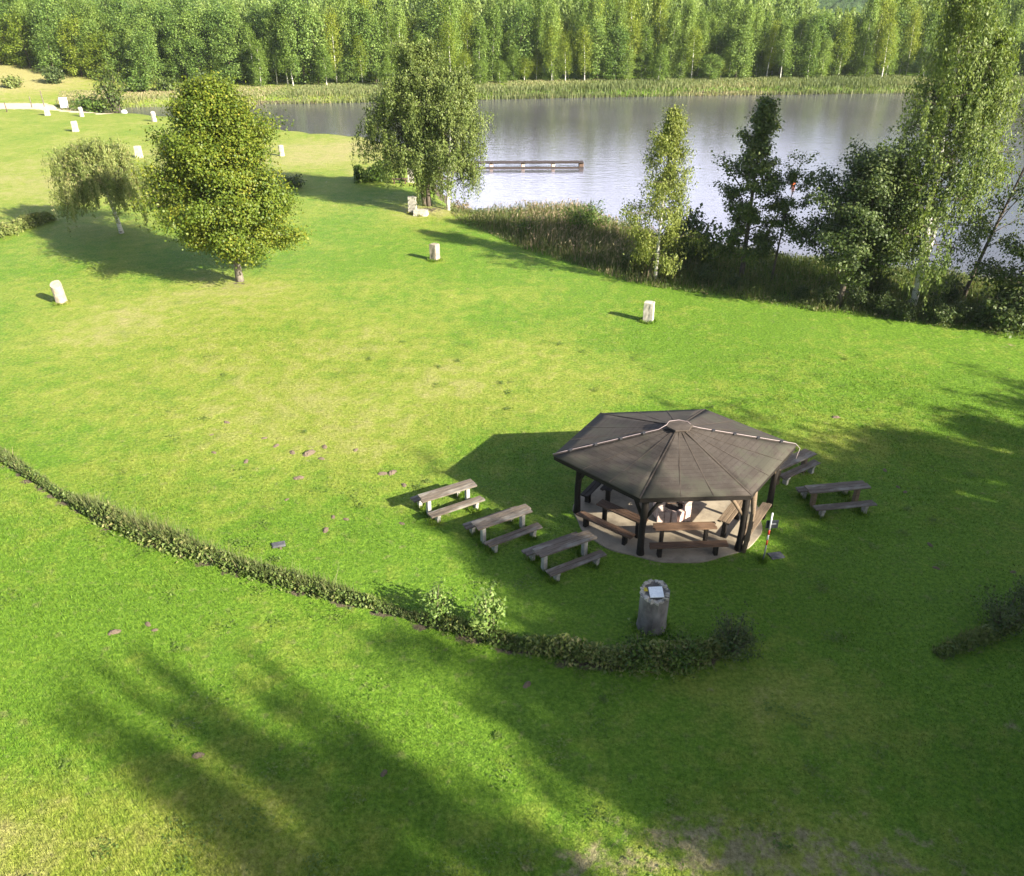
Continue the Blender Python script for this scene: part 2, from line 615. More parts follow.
def ground_z(x, y):
    x, y = np.asarray(x, float), np.asarray(y, float)
    P = np.stack([x.ravel(), y.ravel()], 1)
    sd = poly_sd(P, LAKE).reshape(x.shape)
    z = np.where(sd > 0, -.8 - 1.4 * ss(sd, 0, 6), -.8 * ss(sd, -2.6, 0))
    far = ss(y, 124, 152) * np.where(sd < 0, 1, 0) * ss(-sd, 0, 14)
    z = z + far * (.35 + .25 * vnoise(x, y, .15, 3))
    z = z + ss(-x, 62, 95) * ss(y, 112, 150) * 2.2
    return z


def blob(x, y, px, py, rx, ry, z=0):
    c = at(px, py, z)
    return np.exp(-(((x - c[0]) / rx) ** 2 + ((y - c[1]) / ry) ** 2))


def lawn_attrs(x, y):
    P = np.stack([x.ravel(), y.ravel()], 1)
    dry = np.zeros_like(x, float)
    dry += .52 * blob(x, y, 300, 350, 10, 8) + .10 * blob(x, y, 250, 400, 18, 16) + .5 * blob(x, y, 330, 440, 5, 4) + .45 * blob(x, y, 560, 370, 8, 4)
    dry += .55 * blob(x, y, 90, 320, 6, 7) + .75 * blob(x, y, 240, 290, 3.5, 2.5)
    dry += .70 * blob(x, y, 20, 850, 3.0, 1.6) + .5 * blob(x, y, 230, 860, 3.5, 1.5) + .4 * blob(x, y, 330, 640, 3, 1.5)
    dry += .40 * blob(x, y, 700, 856, 3.0, 1.1) + .40 * blob(x, y, 900, 872, 3.0, .9) + .5 * blob(x, y, 760, 700, 3, 1.2)
    dry += .9 * blob(x, y, 430, 212, 3.2, 3.2, 0) + .7 * blob(x, y, 340, 152, 9, 9) + .45 * blob(x, y, 40, 190, 14, 14)
    dry += .6 * blob(x, y, 850, 445, 2.4, 1.4) + .9 * blob(x, y, 15, 88, 14, 12)
    dry += .50 * ss(y, 48, 80) * ss(-x, -5, 15)  # raises the pale, yellowish tone across the far lawn
    dry -= .30 * blob(x, y, 620, 350, 9, 5) + .35 * blob(x, y, 160, 620, 6, 3) + .35 * blob(x, y, 450, 700, 3, 2)
    dry -= .35 * blob(x, y, 560, 600, 6, 4) + .3 * blob(x, y, 900, 540, 6, 4)
    dry += .9 * ss(y, 122, 132) * ss(-x, 70, 84)
    hd = line_d(P, HEDGE).reshape(x.shape)
    hd2 = line_d(P, HEDGE2).reshape(x.shape)
    soil = .85 * np.exp(-(hd / .28) ** 2) + .6 * np.exp(-(hd2 / .35) ** 2)
    soil += .45 * blob(x, y, 776, 520, .5, .9) 
    soil += .62 * blob(x, y, 432, 209, 1.6, 1.5) + .55 * blob(x, y, 240, 283, .8, .8) + .5 * blob(x, y, 122, 233, .7, .6)
    soil += .45 * blob(x, y, 560, 563, .5, .25)
    sd = poly_sd(P, LAKE).reshape(x.shape)
    soil += .9 * ss(sd, -1.4, -.4) * (1 - ss(y, 95, 118) * (x < -40))
    sand = np.zeros_like(x, float)
    bl = np.array([at(-160, 107)[:2], at(0, 106.5)[:2], at(50, 106.5)[:2], at(86, 108)[:2]])
    sand += 1.0 * np.exp(-(line_d(P, bl).reshape(x.shape) / 3.2) ** 4)
    sand += .9 * np.exp(-(line_d(P, np.array([at(84, 110)[:2], at(112, 114.5)[:2]])).reshape(x.shape) / 1.0) ** 2)
    bare = .26 * blob(x, y, 780, 800, 3.5, 1.4) + .64 * blob(x, y, 690, 852, 2.6, 1.2) + .62 * blob(x, y, 900, 872, 2.8, 1.0) + .5 * blob(x, y, 560, 868, 1.4, .6) + .5 * blob(x, y, 10, 860, 1.8, 1.3)
    bare += .42 * blob(x, y, 700, 690, 1.0, .5) + .48 * blob(x, y, 305, 452, 2.2, 1.4) + .42 * blob(x, y, 330, 350, 4, 3) + .55 * blob(x, y, 240, 286, 2.4, 1.2) + .5 * blob(x, y, 800, 568, .9, .4) + .6 * blob(x, y, 1018, 725, .8, 1.0) + .5 * blob(x, y, 1000, 345, 4, .8) + .5 * blob(x, y, 640, 288, 2.5, .8)
    for bx, by in ((-1.9, 21.6), (-.1, 20.1), (1.7, 18.8), (10.55, 21.7), (9.9, 24.0)):
        bare += .52 * np.exp(-(((x - bx) / 1.1) ** 2 + ((y - by) / .7) ** 2))
    pe = np.sqrt(((x - 5.0) / 3.0) ** 2 + ((y - 21.5) / 2.5) ** 2)
    bare += .60 * np.exp(-((pe - 1.03) / .10) ** 2)
    return dry, soil, sand, bare


def axis(lo, f0, f1, hi, step, grow=1.18):
    c = list(np.arange(f0, f1 + 1e-6, step))
    d, p = step, f1
    while p < hi:
        d *= grow
        p += d
        c.append(p)
    d, p = step, f0
    while p > lo:
        d *= grow
        p -= d
        c.insert(0, p)
    return np.array(c)


xs = axis(-4500, -45, 32, 4500, .45, 1.09)
ys = axis(-4500, 6, 66, 4500, .45, 1.05)
X, Y = np.meshgrid(xs, ys)
Z = ground_z(X, Y)
Z += .035 * vnoise(X, Y, .35, 11) * (Z > -.05)
nx, ny = len(xs), len(ys)
idx = np.arange(nx * ny).reshape(ny, nx)
quads = np.stack([idx[:-1, :-1], idx[:-1, 1:], idx[1:, 1:], idx[1:, :-1]], -1).reshape(-1, 4)
dry, soil, sand, bare = lawn_attrs(X, Y)
gm = np_mesh("ground", np.stack([X.ravel(), Y.ravel(), Z.ravel()], 1), quads, [M['lawn']],
             {"dry": dry.ravel(), "soil": soil.ravel(), "sand": sand.ravel(), "bare": bare.ravel()}, True)
tag(link("ground", gm), kind='structure')

lk = poly = LAKE
bm_v = [(p[0], p[1], -.8) for p in LAKE]
cx0, cx1, cy0, cy1 = LAKE[:, 0].min() - 3, LAKE[:, 0].max() + 3, LAKE[:, 1].min() - 3, LAKE[:, 1].max() + 3
wm = MB()
ctr = LAKE.mean(0)
outer = LAKE.copy()
me = bpy.data.meshes.new("lake")
me.from_pydata([(p[0], p[1], -.8) for p in outer], [], [tuple(range(len(outer)))])
me.materials.append(M['water'])
tag(link("lake", me), kind='structure')


def hill_mesh():
    hx = np.linspace(-700, 1100, 220)
    hy = np.linspace(420, 1000, 70)
    A, B = np.meshgrid(hx, hy)
    h = 64 * np.exp(-((B - 760) / 200) ** 2) * (.75 + .25 * np.sin(A * .006 + 1)) * (1 + .12 * vnoise(A, B, .03, 5))
    h += 2.5 * vnoise(A, B, .5, 9) + 2.0 * vnoise(A, B, .22, 19)
    h = np.where(h < 6, h - 6, h)
    i = np.arange(A.size).reshape(A.shape)
    q = np.stack([i[:-1, :-1], i[:-1, 1:], i[1:, 1:], i[1:, :-1]], -1).reshape(-1, 4)
    m = NT("wooded_hill")
    P = m.pos()
    f = m.noise(P, .16, 5, .7)
    c = m.ramp(f, [(.3, (.018, .040, .014)), (.55, (.045, .080, .024)), (.8, (.09, .125, .045))])
    return np_mesh("hill", np.stack([A.ravel(), B.ravel(), h.ravel() - 1.5], 1), q, [m.done(c, .95, .1, m.bump(f, 1.0, 4.0))], None, True)


tag(link("hill", hill_mesh()), kind='structure')

# ------------------------------------------------------------------ foliage building


def leaf_arrays(C, length, width, axis_v, normal):
    """Diamond shaped, slightly folded leaves."""
    a = axis_v / (np.linalg.norm(axis_v, axis=1, keepdims=True) + 1e-9)
    n = normal - (normal * a).sum(1, keepdims=True) * a
    n /= (np.linalg.norm(n, axis=1, keepdims=True) + 1e-9)
    b = np.cross(n, a)
    l = np.asarray(length).reshape(-1, 1) * np.ones((len(C), 1))
    w = np.asarray(width).reshape(-1, 1) * np.ones((len(C), 1))
    v0 = C - a * l * .5
    v2 = C + a * l * .5
    v1 = C + b * w * .5 - a * l * .06 + n * w * .16
    v3 = C - b * w * .5 - a * l * .06 + n * w * .16
    V = np.stack([v0, v1, v2, v3], 1).reshape(-1, 3)
    F = np.arange(len(C) * 4).reshape(-1, 4)
    return V, F


def crown_mesh(name, parts, mat):
    """parts: list of (V, tint per leaf)."""
    V = np.concatenate([p[0] for p in parts])
    t = np.concatenate([np.repeat(p[1], 4) for p in parts])
    return np_mesh(name, V, np.arange(len(V)).reshape(-1, 4), [mat], {"tint": np.clip(t, 0, 1)})


def unit(r, n):
    v = r.normal(size=(n, 3))
    return v / np.linalg.norm(v, axis=1, keepdims=True)


def leaf_clumps(r, anchors, per, rad, size, aspect=.7, tint=(.5, .18), ctint=.16, up=.7, flat=.75):
    A = np.asarray(anchors)
    n = len(A)
    C = np.repeat(A, per, 0) + r.normal(size=(n * per, 3)) * np.array([rad, rad, rad * flat])
    ct = np.repeat(r.normal(0, ctint, n), per)
    ti = tint[0] + ct + r.normal(0, tint[1], n * per)
    dv = C - np.repeat(A, per, 0)
    dv /= (np.linalg.norm(dv, axis=1, keepdims=True) + 1e-6)
    cv = C - np.array([A[:, 0].mean(), A[:, 1].mean(), A[:, 2].min() + .35 * (A[:, 2].max() - A[:, 2].min())])
    cv /= (np.linalg.norm(cv, axis=1, keepdims=True) + 1e-6)
    nrm = unit(r, n * per) * .50 + dv * .60 + cv * .60 + np.array([0, 0, up * .8])
    ax = unit(r, n * per) + np.array([0, 0, -.35])
    s = size * r.uniform(.65, 1.3, n * per)
    V, F = leaf_arrays(C, s, s * aspect, ax, nrm)
    return V, ti


def leaf_strands(r, anchors, length, per, size, aspect=.5, tint=(.5, .18), ctint=.16, spread=.09, drift=None):
    A = np.asarray(anchors)
    n = len(A)
    L = length * r.uniform(.45, 1.25, n)
    s = r.uniform(0, 1, (n, per))
    d = r.normal(0, .10, (n, 1, 2)) if drift is None else drift[:, None, :] + r.normal(0, .06, (n, 1, 2))
    C = np.zeros((n, per, 3))
    C[:, :, :2] = A[:, None, :2] + d * s[:, :, None] * L[:, None, None] + r.normal(0, spread, (n, per, 2))
    C[:, :, 2] = A[:, None, 2] - s * L[:, None]
    C = C.reshape(-1, 3)
    ti = tint[0] + np.repeat(r.normal(0, ctint, n), per) + r.normal(0, tint[1], n * per)
    ax = np.stack([r.normal(0, .45, n * per), r.normal(0, .45, n * per), -np.ones(n * per)], 1)
    oc = C - np.array([A[:, 0].mean(), A[:, 1].mean(), 0])
    oc[:, 2] = 0
    oc /= (np.linalg.norm(oc, axis=1, keepdims=True) + 1e-6)
    nrm = unit(r, n * per) * .65 + oc * .7 + np.array([0, 0, .3])
    sz = size * r.uniform(.7, 1.3, n * per)
    V, F = leaf_arrays(C, sz, sz * aspect, ax, nrm)
    return V, ti


def grow(seed, H, r0, n, prof, elev, start=.12, droop=.0, lean=(0, 0), subs=5, sublen=.38, wob=.02, tubes=True, seg=7, stems=None, inner=.3, jitter=.18, sub_n=3, base_flare=1.25):
    """Trunk with limbs; returns wood MB and lists of leaf anchor points with their outward direction."""
    r = np.random.default_rng(seed)
    wood = MB()
    wood.limbs = limbs = MB()
    anchors, outs = [], []
    stems = stems or [dict(H=H, lean=lean, r0=r0, n=n, off=(0, 0))]
    for st in stems:
        h, ln, rr = st['H'], st.get('lean', (0, 0)), st['r0']
        ph = r.uniform(0, 6.28, 4)

        def trunk(t, h=h, ln=ln, st=st, ph=ph):
            bx = st.get('off', (0, 0))
            cur = st.get('curve', 1.0)
            return np.array([bx[0] + ln[0] * t ** cur + wob * h * math.sin(3.1 * t + ph[0]) * t, bx[1] + ln[1] * t ** cur + wob * h * math.sin(3.7 * t + ph[1]) * t, h * t])
        ts = np.linspace(0, 1, 12)
        wood.tube([trunk(t) - (np.array([0, 0, .25]) if t == 0 else 0) for t in ts],
                  [rr * ((1 - t) ** .8) * (base_flare if t == 0 else 1) + .012 for t in ts], seg)
        az0 = r.uniform(0, 6.28)
        for i in range(st['n']):
            t = st.get('start', start) + (.985 - st.get('start', start)) * ((i + r.uniform(.1, .9)) / st['n']) ** .9
            az = az0 + i * 2.39996 + r.normal(0, .3)
            e = math.radians(np.interp(t, *elev) + r.normal(0, 7))
            reach = np.interp(t, *prof) * r.uniform(1 - jitter * 1.6, 1 + jitter)
            L = reach / max(.35, math.cos(e))
            dh = np.array([math.cos(az), math.sin(az), 0])
            b0 = trunk(t)
            s = np.linspace(0, 1, 6)
            pts = [b0 + dh * (L * q * math.cos(e)) + np.array([0, 0, 1]) * (L * q * math.sin(e) - droop * L * q * q) for q in s]
            rb = max(.010, rr * ((1 - t) ** .8) * .42)
            if tubes and L > .3:
                limbs.tube(pts, [rb * .8 * (1 - .85 * q) + .004 for q in s], 5, False)

            def bp(q):
                k = min(4.999, q * 5)
                a = int(k)
                return pts[a] * (1 - (k - a)) + pts[a + 1] * (k - a)
            for q in (1.0, .86):
                anchors.append(bp(q)); outs.append(dh)
            for k in range(subs):
                q = inner + (1 - inner) * (k + r.uniform(0, 1)) / subs
                sa = az + (1 if k % 2 else -1) * r.uniform(.5, 1.2)
                sl = L * sublen * (1.15 - .5 * q) * r.uniform(.6, 1.2)
                d = np.array([math.cos(sa), math.sin(sa), r.uniform(-.15, .65)])
                p0 = bp(q)
                if tubes and sl > .5:
                    limbs.tube([p0, p0 + d * sl], [rb * .3 + .003, .003], 4, False)
                for m_ in range(sub_n):
                    u = (m_ + 1) / sub_n
                    anchors.append(p0 + d * sl * u); outs.append(dh)
    return wood, np.array(anchors), np.array(outs), r


def tree(name, loc, wood, bark, crown, label, cat="tree", group=None, rz=0.0, tname="trunk", cname="crown"):
    o = empty(name, loc, rz)
    tag(o, label, cat, group)
    tr_ = wood.build(tname, bark, o, smooth=True)
    if wood.limbs.v:
        wood.limbs.build("limbs", M['bark'], tr_, smooth=True)
    link(cname, crown, o)
    return o


def gz(x, y):
    return float(ground_z(np.array([x]), np.array([y]))[0])


# ------------------------------------------------------------------ near trees
# maple
P = at(240, 281)
w, A, O, r = grow(1, 9.7, .20, 88, ([.08, .16, .26, .4, .55, .7, .83, .93, 1.0], [1.9, 2.7, 3.1, 3.1, 2.65, 1.95, 1.2, .65, .1]),
                  ([.1, .4, .8, 1], [4, 24, 48, 70]), .16, .06, subs=6, sublen=.36, jitter=.2)
tree("maple_tree", P, w, M['bark_grey'], crown_mesh("crown", [leaf_clumps(r, A, 72, .34, .13, .8, (.50, .07), .16)], L_MAPLE),
     "broad rounded green maple turning yellow on the open lawn", "tree")

# weeping tree on the lawn
P = at(122, 233)
w, A, O, r = grow(2, 5.5, .14, 40, ([.3, .5, .65, .8, .92, 1], [1.9, 2.7, 2.5, 1.7, .9, .2]), ([.3, .7, 1], [36, 46, 70]), .45, .75, lean=(-.8, .2), subs=7, sublen=.42)
dr = O[:, :2] * .12
k = (A[:, 2] > 2.2)
tree("weeping_tree", P, w, M['birch'], crown_mesh("crown", [leaf_strands(r, A[k], 1.5, 54, .16, .32, (.5, .12), .22, .07, dr[k]), leaf_clumps(r, A[k], 5, .16, .15, .4, (.5, .15), .2)], L_WEEP),
     "low olive brown weeping tree with white leaning trunk on the lawn", "tree")

# two birches by the jetty
P = at(427, 206)
w, A, O, r = grow(3, 0, 0, 0, ([.15, .3, .5, .7, .9, 1], [1.2, 2.2, 2.45, 1.9, .85, .12]), ([.1, .5, 1], [24, 38, 70]), .3, .35, subs=6, sublen=.40, wob=.012,
                  stems=[dict(H=10.6, lean=(-.3, .4), r0=.17, n=46, off=(.15, 0), start=.3), dict(H=8.4, lean=(-1.9, -.3), r0=.15, n=30, off=(-.1, .05), start=.25)])
k = (r.uniform(size=len(A)) < .9) & (A[:, 2] > 2.9)
low = [np.array([-1.0 - .62 * i + r.normal(0, .2), r.normal(0, .35), 6.9 - .35 * (i - 3.8) ** 2 + r.normal(0, .2)]) for i in np.linspace(2.6, 6.0, 34)]
w.tube([(-1.2, 0, 4.6), (-2.6, 0, 6.5), (-3.9, 0, 6.8), (-4.6, 0, 6.1)], [.06, .05, .03, .01], 5, False)
tree("birch_tree", P, w, M['bark'], crown_mesh("crown", [leaf_strands(r, A[k], 1.5, 36, .16, .45, (.48, .18), .17, .09), leaf_clumps(r, A[k], 8, .2, .18, .6, (.52, .18), .16),
     leaf_strands(r, np.array(low), 3.6, 90, .17, .45, (.42, .16), .12, .10)], L_BIRCHD),
     "tall twin stemmed weeping birch beside the jetty", "tree")
P = at(448, 209)
w, A, O, r = grow(4, 9.0, .15, 46, ([.12, .3, .5, .7, .9, 1], [1.9, 2.9, 2.9, 2.2, 1.0, .2]), ([.1, .5, 1], [25, 38, 70]), .16, .4, lean=(.5, -.2), subs=6, sublen=.4, wob=.015)
tree("birch_tree", P, w, M['birch'], crown_mesh("crown", [leaf_strands(r, A, 1.5, 36, .16, .45, (.58, .18), .17, .09), leaf_clumps(r, A, 7, .2, .19, .6, (.58, .18), .16)], L_BIRCHD),
     "smaller white trunked birch at the water beside the twin stemmed one", "tree")

# slim pale birch, alder and its companion
P = at(655, 281)
w, A, O, r = grow(5, 9.2, .09, 46, ([.06, .22, .42, .62, .82, 1], [1.4, 2.0, 1.75, 1.15, .5, .03]), ([.1, .5, 1], [32, 45, 75]), .08, .4, lean=(.1, 0), subs=5, sublen=.42, wob=.012, jitter=.42)
tree("birch_tree", (*P[:2], gz(*P[:2])), w, M['birch'], crown_mesh("crown", [leaf_strands(r, A, .9, 22, .13, .48, (.74, .15), .2, .12), leaf_clumps(r, A, 7, .2, .13, .6, (.74, .15), .18)], L_BIRCHY),
     "slim yellow green birch standing alone in the bank reeds", "tree")
P = at(741, 279)
w, A, O, r = grow(6, 9.5, .14, 44, ([.05, .2, .38, .52, .64, .8, .9, 1], [1.2, 1.7, 1.6, 1.25, .95, .5, .25, .02]), ([.1, .5, 1], [8, 22, 65]), .1, .1, subs=5, sublen=.36, wob=.012, jitter=.42)
br = np.array([[-.5 - .75 * q, .1, 4.9 + .9 * q] for q in np.linspace(0, 2.0, 9)])
w.tube([br[0], br[4], br[8]], [.05, .035, .012], 5, False)
tree("alder_tree", (*P[:2], gz(*P[:2])), w, M['bark'], crown_mesh("crown", [leaf_clumps(r, A, 26, .20, .14, .8, (.5, .15), .2, .6), leaf_clumps(r, br[4:], 40, .20, .15, .8, (.3, .2), .15)], L_ALDER),
     "narrow dark alder with a side branch reaching over the water", "tree")
P = at(771, 282)
w, A, O, r = grow(7, 5.6, .06, 15, ([.2, .5, .8, 1], [1.3, 1.4, .9, .2]), ([.1, .5, 1], [25, 35, 70]), .22, .1, lean=(.4, 0), subs=4, sublen=.4, jitter=.4)
tree("alder_sapling", (*P[:2], gz(*P[:2])), w, M['bark'], crown_mesh("crown", [leaf_clumps(r, A, 24, .15, .125, .8, (.45, .2), .2, .6)], L_ALDER),
     "thin sparse young alder against the water", "tree")

# big birch group
P = at(912, 312)
w, A, O, r = grow(8, 0, 0, 0, ([.1, .25, .4, .55, .7, .85, 1], [1.6, 2.35, 2.4, 2.0, 1.55, .95, .15]), ([.1, .5, 1], [20, 40, 70]), .14, .42, subs=6, sublen=.40, wob=.012,
                  stems=[dict(H=15.3, lean=(-.6, .6), r0=.165, n=60, off=(0, 0), start=.16), dict(H=13.0, lean=(1.0, .2), r0=.12, n=36, off=(.05, .1), start=.45, curve=1.5)])
k = r.uniform(size=len(A)) < .58
tree("birch_tree", (*P[:2], gz(*P[:2])), w, M['birch'], crown_mesh("crown", [leaf_strands(r, A[k], 1.9, 46, .14, .46, (.6, .14), .22, .07), leaf_clumps(r, A[k], 6, .18, .15, .6, (.5, .14), .18)], L_BIRCHB),
     "tallest birch, weeping with forked white stems above the lake bank", "tree")
P = at(838, 306)
w, A, O, r = grow(9, 6.9, .15, 50, ([.05, .2, .4, .6, .8, 1], [1.6, 2.5, 2.7, 2.2, 1.3, .2]), ([.1, .5, 1], [14, 32, 65]), .2, .1, lean=(.6, 0), subs=6, sublen=.4, jitter=.3)
tree("leafy_tree", (*P[:2], gz(*P[:2])), w, M['bark'], crown_mesh("crown", [leaf_clumps(r, A, 34, .24, .14, .75, (.5, .15), .2, .6)], L_DARK),
     "dense dark green tree leaning against the tallest birch", "tree")
P = at(872, 300)
w, A, O, r = grow(19, 6.6, .13, 40, ([.15, .3, .5, .7, .9, 1], [1.6, 2.2, 2.2, 1.7, .9, .2]), ([.1, .5, 1], [18, 35, 65]), .32, .2, subs=6, sublen=.4, jitter=.3)
tree("leafy_tree", (*P[:2] + np.array([0, 1.2]), gz(P[0], P[1] + 1.2)), w, M['bark'], crown_mesh("crown", [leaf_strands(r, A, .9, 16, .19, .6, (.42, .2), .18, .12), leaf_clumps(r, A, 8, .22, .19, .7, (.42, .2), .18, .6)], L_ALDER),
     "dark tree between the tallest birch and the dense dark tree", "tree")
P = at(962, 300)
w, A, O, r = grow(10, 8.6, .10, 30, ([.25, .45, .65, .85, 1], [1.5, 2.2, 2.1, 1.3, .3]), ([.1, .5, 1], [30, 45, 70]), .28, .1, lean=(1.4, .2), subs=6, sublen=.45, jitter=.35)
tree("young_birch", (*P[:2], gz(*P[:2])), w, M['bark'], crown_mesh("crown", [leaf_clumps(r, A, 9, .22, .15, .55, (.6, .2), .15, .5)], L_BIRCH),
     "thin pale young birch with see-through crown behind the tallest birch", "tree")
P = at(1020, 330)
w, A, O, r = grow(11, 7.2, .13, 46, ([.05, .2, .4, .6, .8, 1], [2.2, 2.7, 2.6, 2.1, 1.3, .3]), ([.1, .5, 1], [10, 30, 65]), .08, .1, lean=(.8, 0), subs=6, sublen=.4, jitter=.3)
tree("leafy_tree", (P[0] + .9, P[1] + .6, gz(P[0] + .9, P[1] + .6)), w, M['bark'], crown_mesh("crown", [leaf_clumps(r, A, 34, .24, .14, .75, (.5, .15), .2, .6)], L_DARK),
     "dark leafy tree cut by the edge of the picture on the bank", "tree")

# trees outside the frame towards the sun: they throw the long shade over the lawn
uS = np.array([-math.cos(SUN_AZ), -math.sin(SUN_AZ)])
vS = np.array([uS[1], -uS[0]])
protos = []
for kk, (H, pr, seed) in enumerate([(11.0, [1.8, 3.0, 3.3, 2.6, 1.5, .3], 21), (11.0, [1.2, 2.0, 2.2, 1.8, 1.1, .2], 22), (11.0, [1.6, 2.8, 3.2, 2.7, 1.6, .4], 23)]):
    w, A, O, r = grow(seed, H, .2, 44, ([.1, .25, .45, .65, .85, 1], pr), ([.1, .5, 1], [12, 35, 70]), .14, .1, subs=6, sublen=.4, jitter=.25)
    w.add(w.limbs.v, w.limbs.f)
    protos.append((w.mesh("trunk", M['bark'], True), crown_mesh("crown", [leaf_clumps(r, A, 11 if seed < 23 else 12, .28, .30, .75, (.42, .2), .18, .6)], L_BIRCH), H))
SHADE = [  # u of the trunk, v, u of the shadow's tip, crown width, prototype
    (-30, 5.2, 13.4, .30, 2), (-33, 6.5, 13.9, .30, 2), (-29, 7.8, 10.9, .32, 2), (-24, 11.6, 7.0, .75, 0), (-30, 13.0, 8.8, .9, 0), (-24, 15.4, 13.2, .85, 1), (-25, 16.8, 11.0, .8, 0), (-29, 18.3, 7.8, .7, 0), (-27.5, 20.6, 4.6, .8, 0), (-24.5, 23.8, 6.6, .9, 0),
    (-25, 26.8, 5.6, 1, 0), (-25.5, 29.8, 4.8, 1, 1), (-25, 32.6, 2.4, 1, 1), (-26, 36.0, -.5, 1, 0), (-24.5, 41, -4, 1, 1), (-21, 47.5, -1.0, .6, 2),
    (-23, 12.2, 3.5, 1, 0), (-18, 16.0, 4.5, 1, 0), (-19, 20.5, 1.5, 1, 0), (-19, 25, 1.5, 1, 0), (-8.5, 11.8, 3.0, 1, 1), (-8.5, 15.6, 4.0, 1, 1)]
for i, (u0, v0, ut, wd, pk) in enumerate(SHADE):
    p = uS * u0 + vS * v0
    hh = (ut - u0) * math.tan(SUN_EL)
    o = empty("lawn_tree", (p[0], p[1], 0), i * 1.7)
    tag(o, "leafy tree beyond the picture edge that shades the lawn", "tree", "trees outside the view that shade the lawn")
    link("trunk", protos[pk][0], o)
    link("crown", protos[pk][1], o)
    o.scale = (wd * (1.0 + .08 * math.sin(i * 3.3)),) * 2 + (hh / (protos[pk][2] * 1.1),)

# ------------------------------------------------------------------ forest over the lake
FX = [-200, -120, -87, -72, -60, -30, 0, 30, 82, 140, 220]
FY = [168, 160, 154, 149, 144, 141, 145, 149.5, 154, 155, 150]


def fcrown(seed, H, prof, elev, n, per, size, mat, weep=0.0, start=.15, tint=.5, rad=.35, aspect=.75):
    w, A, O, r = grow(seed, H, .0085 * H + .01, n, prof, elev, start, .15, subs=4, sublen=.4, sub_n=2, seg=5, jitter=.3, wob=.02, tubes=False)
    ps = [leaf_clumps(r, A, per, rad, size, aspect, (tint, .18), .2, .6, 1.5)]
    if weep:
        ps.append(leaf_strands(r, A, weep, per, size, .6, (tint, .18), .2, .16))
    return w, crown_mesh("crown", ps, mat)


FT = []
for s in range(3):
    FT.append(('birch', M['birch'], 10.0, *fcrown(30 + s, 10.0, ([.03, .2, .45, .75, 1], [.75, 1.2, 1.25, .85, .12]), ([.1, .6, 1], [25, 45, 75]), 38, 11, .19, L_FOR[0], 1.1, .04 if s < 2 else .24)))
for s in range(2):
    FT.append(('broad', M['bark'], 10.0, *fcrown(40 + s, 10.0, ([.04, .2, .45, .7, .9, 1], [1.5, 2.3, 2.3, 1.7, .9, .2]), ([.1, .6, 1], [12, 35, 70]), 34, 18, .26, L_FOR[1], 0, .04)))
FT.append(('yellow', M['bark'], 10.0, *fcrown(45, 10.0, ([.04, .2, .45, .7, .9, 1], [2.0, 2.8, 2.8, 2.0, 1.1, .2]), ([.1, .6, 1], [10, 30, 70]), 34, 18, .26, L_FOR[2], 0, .03)))
for s in range(2):
    FT.append(('pale', M['birch'], 10.0, *fcrown(50 + s, 10.0, ([.2, .4, .6, .8, 1], [.7, 1.2, 1.2, .8, .15]), ([.1, .6, 1], [35, 50, 75]), 30, 8, .18, L_FOR[2], 1.4, .22, .55, .45)))
FTM = [(k, w.mesh("trunk", b, True), c, H) for k, b, H, w, c in FT]
rf = np.random.default_rng(77)
LAB = {'pale': ("airy pale birch with bare white lower trunk in the wood across the lake", "birch_tree", "airy white trunked birches across the lake"),
       'birch': ("slim pale green birch in the wood across the lake", "birch_tree", "birches in the wood across the lake"),
       'broad': ("dark green broad leaved tree in the wood across the lake", "broadleaf_tree", "dark leafy trees in the wood across the lake"),
       'yellow': ("bright yellow green bushy tree at the wood edge behind the sandy beach", "broadleaf_tree", "bright bushy trees behind the beach")}
cnt = 0


def gap_limit(x, y, h):
    """The wood is lower where the far hill shows above it."""
    px = 512 + FPX * x / (y * math.cos(PITCH) + (CAM_H - h) * math.sin(PITCH))
    return min(h, 8.6) if 815 < px < 872 else h


def put_tree(k, x, y, h, wx=1.0):
    global cnt
    h = gap_limit(x, y, h)
    kind, tm, cm, H = FTM[k]
    lab, nm, grp = LAB[kind]
    o = empty(nm, (x, y, gz(x, y)), rf.uniform(0, 6.28))
    tag(o, lab, "tree", grp)
    link("trunk", tm, o)
    link("crown", cm, o)
    o.scale = (wx * (.8 + .02 * h) * 1.0,) * 2 + (h / H,)
    o.rotation_euler.x = rf.normal(0, .025)
    o.rotation_euler.y = rf.normal(0, .025)
    cnt += 1


for row, (dy, h0, h1, sp) in enumerate([(0, 5.8, 8.4, 2.45), (3.2, 7.6, 10.2, 2.3), (7.0, 9.0, 11.5, 2.3)]):
    x = -98.0
    while x < 101:
        x += sp * rf.uniform(.7, 1.3)
        y = np.interp(x, FX, FY) + dy + rf.uniform(-3.2, 3.0)
        left = x < -62
        if left:
            k = int(rf.choice([5, 3, 4, 0], p=[.35, .28, .22, .15])) if row == 0 else int(rf.choice([0, 1, 3, 4], p=[.35, .3, .2, .15]))
            h = rf.uniform(h0, h1) * (1.05 if row else .95)
        elif x < -38:
            k = int(rf.choice([3, 4, 0, 1], p=[.35, .3, .2, .15]))
            h = rf.uniform(h0, h1)
        else:
            k = int(rf.choice([0, 1, 2, 3], p=[.36, .36, .10, .18] if x > -18 else [.2, .2, .48, .12]))
            if rf.uniform() < .26:
                k = int(rf.choice([6, 7]))
            h = rf.uniform(h0, h1) * rf.choice([.7, .86, 1.0, 1.14, 1.25])
            if row == 0 and rf.uniform() < .3:
                h *= .5
        put_tree(k, x, y, h)

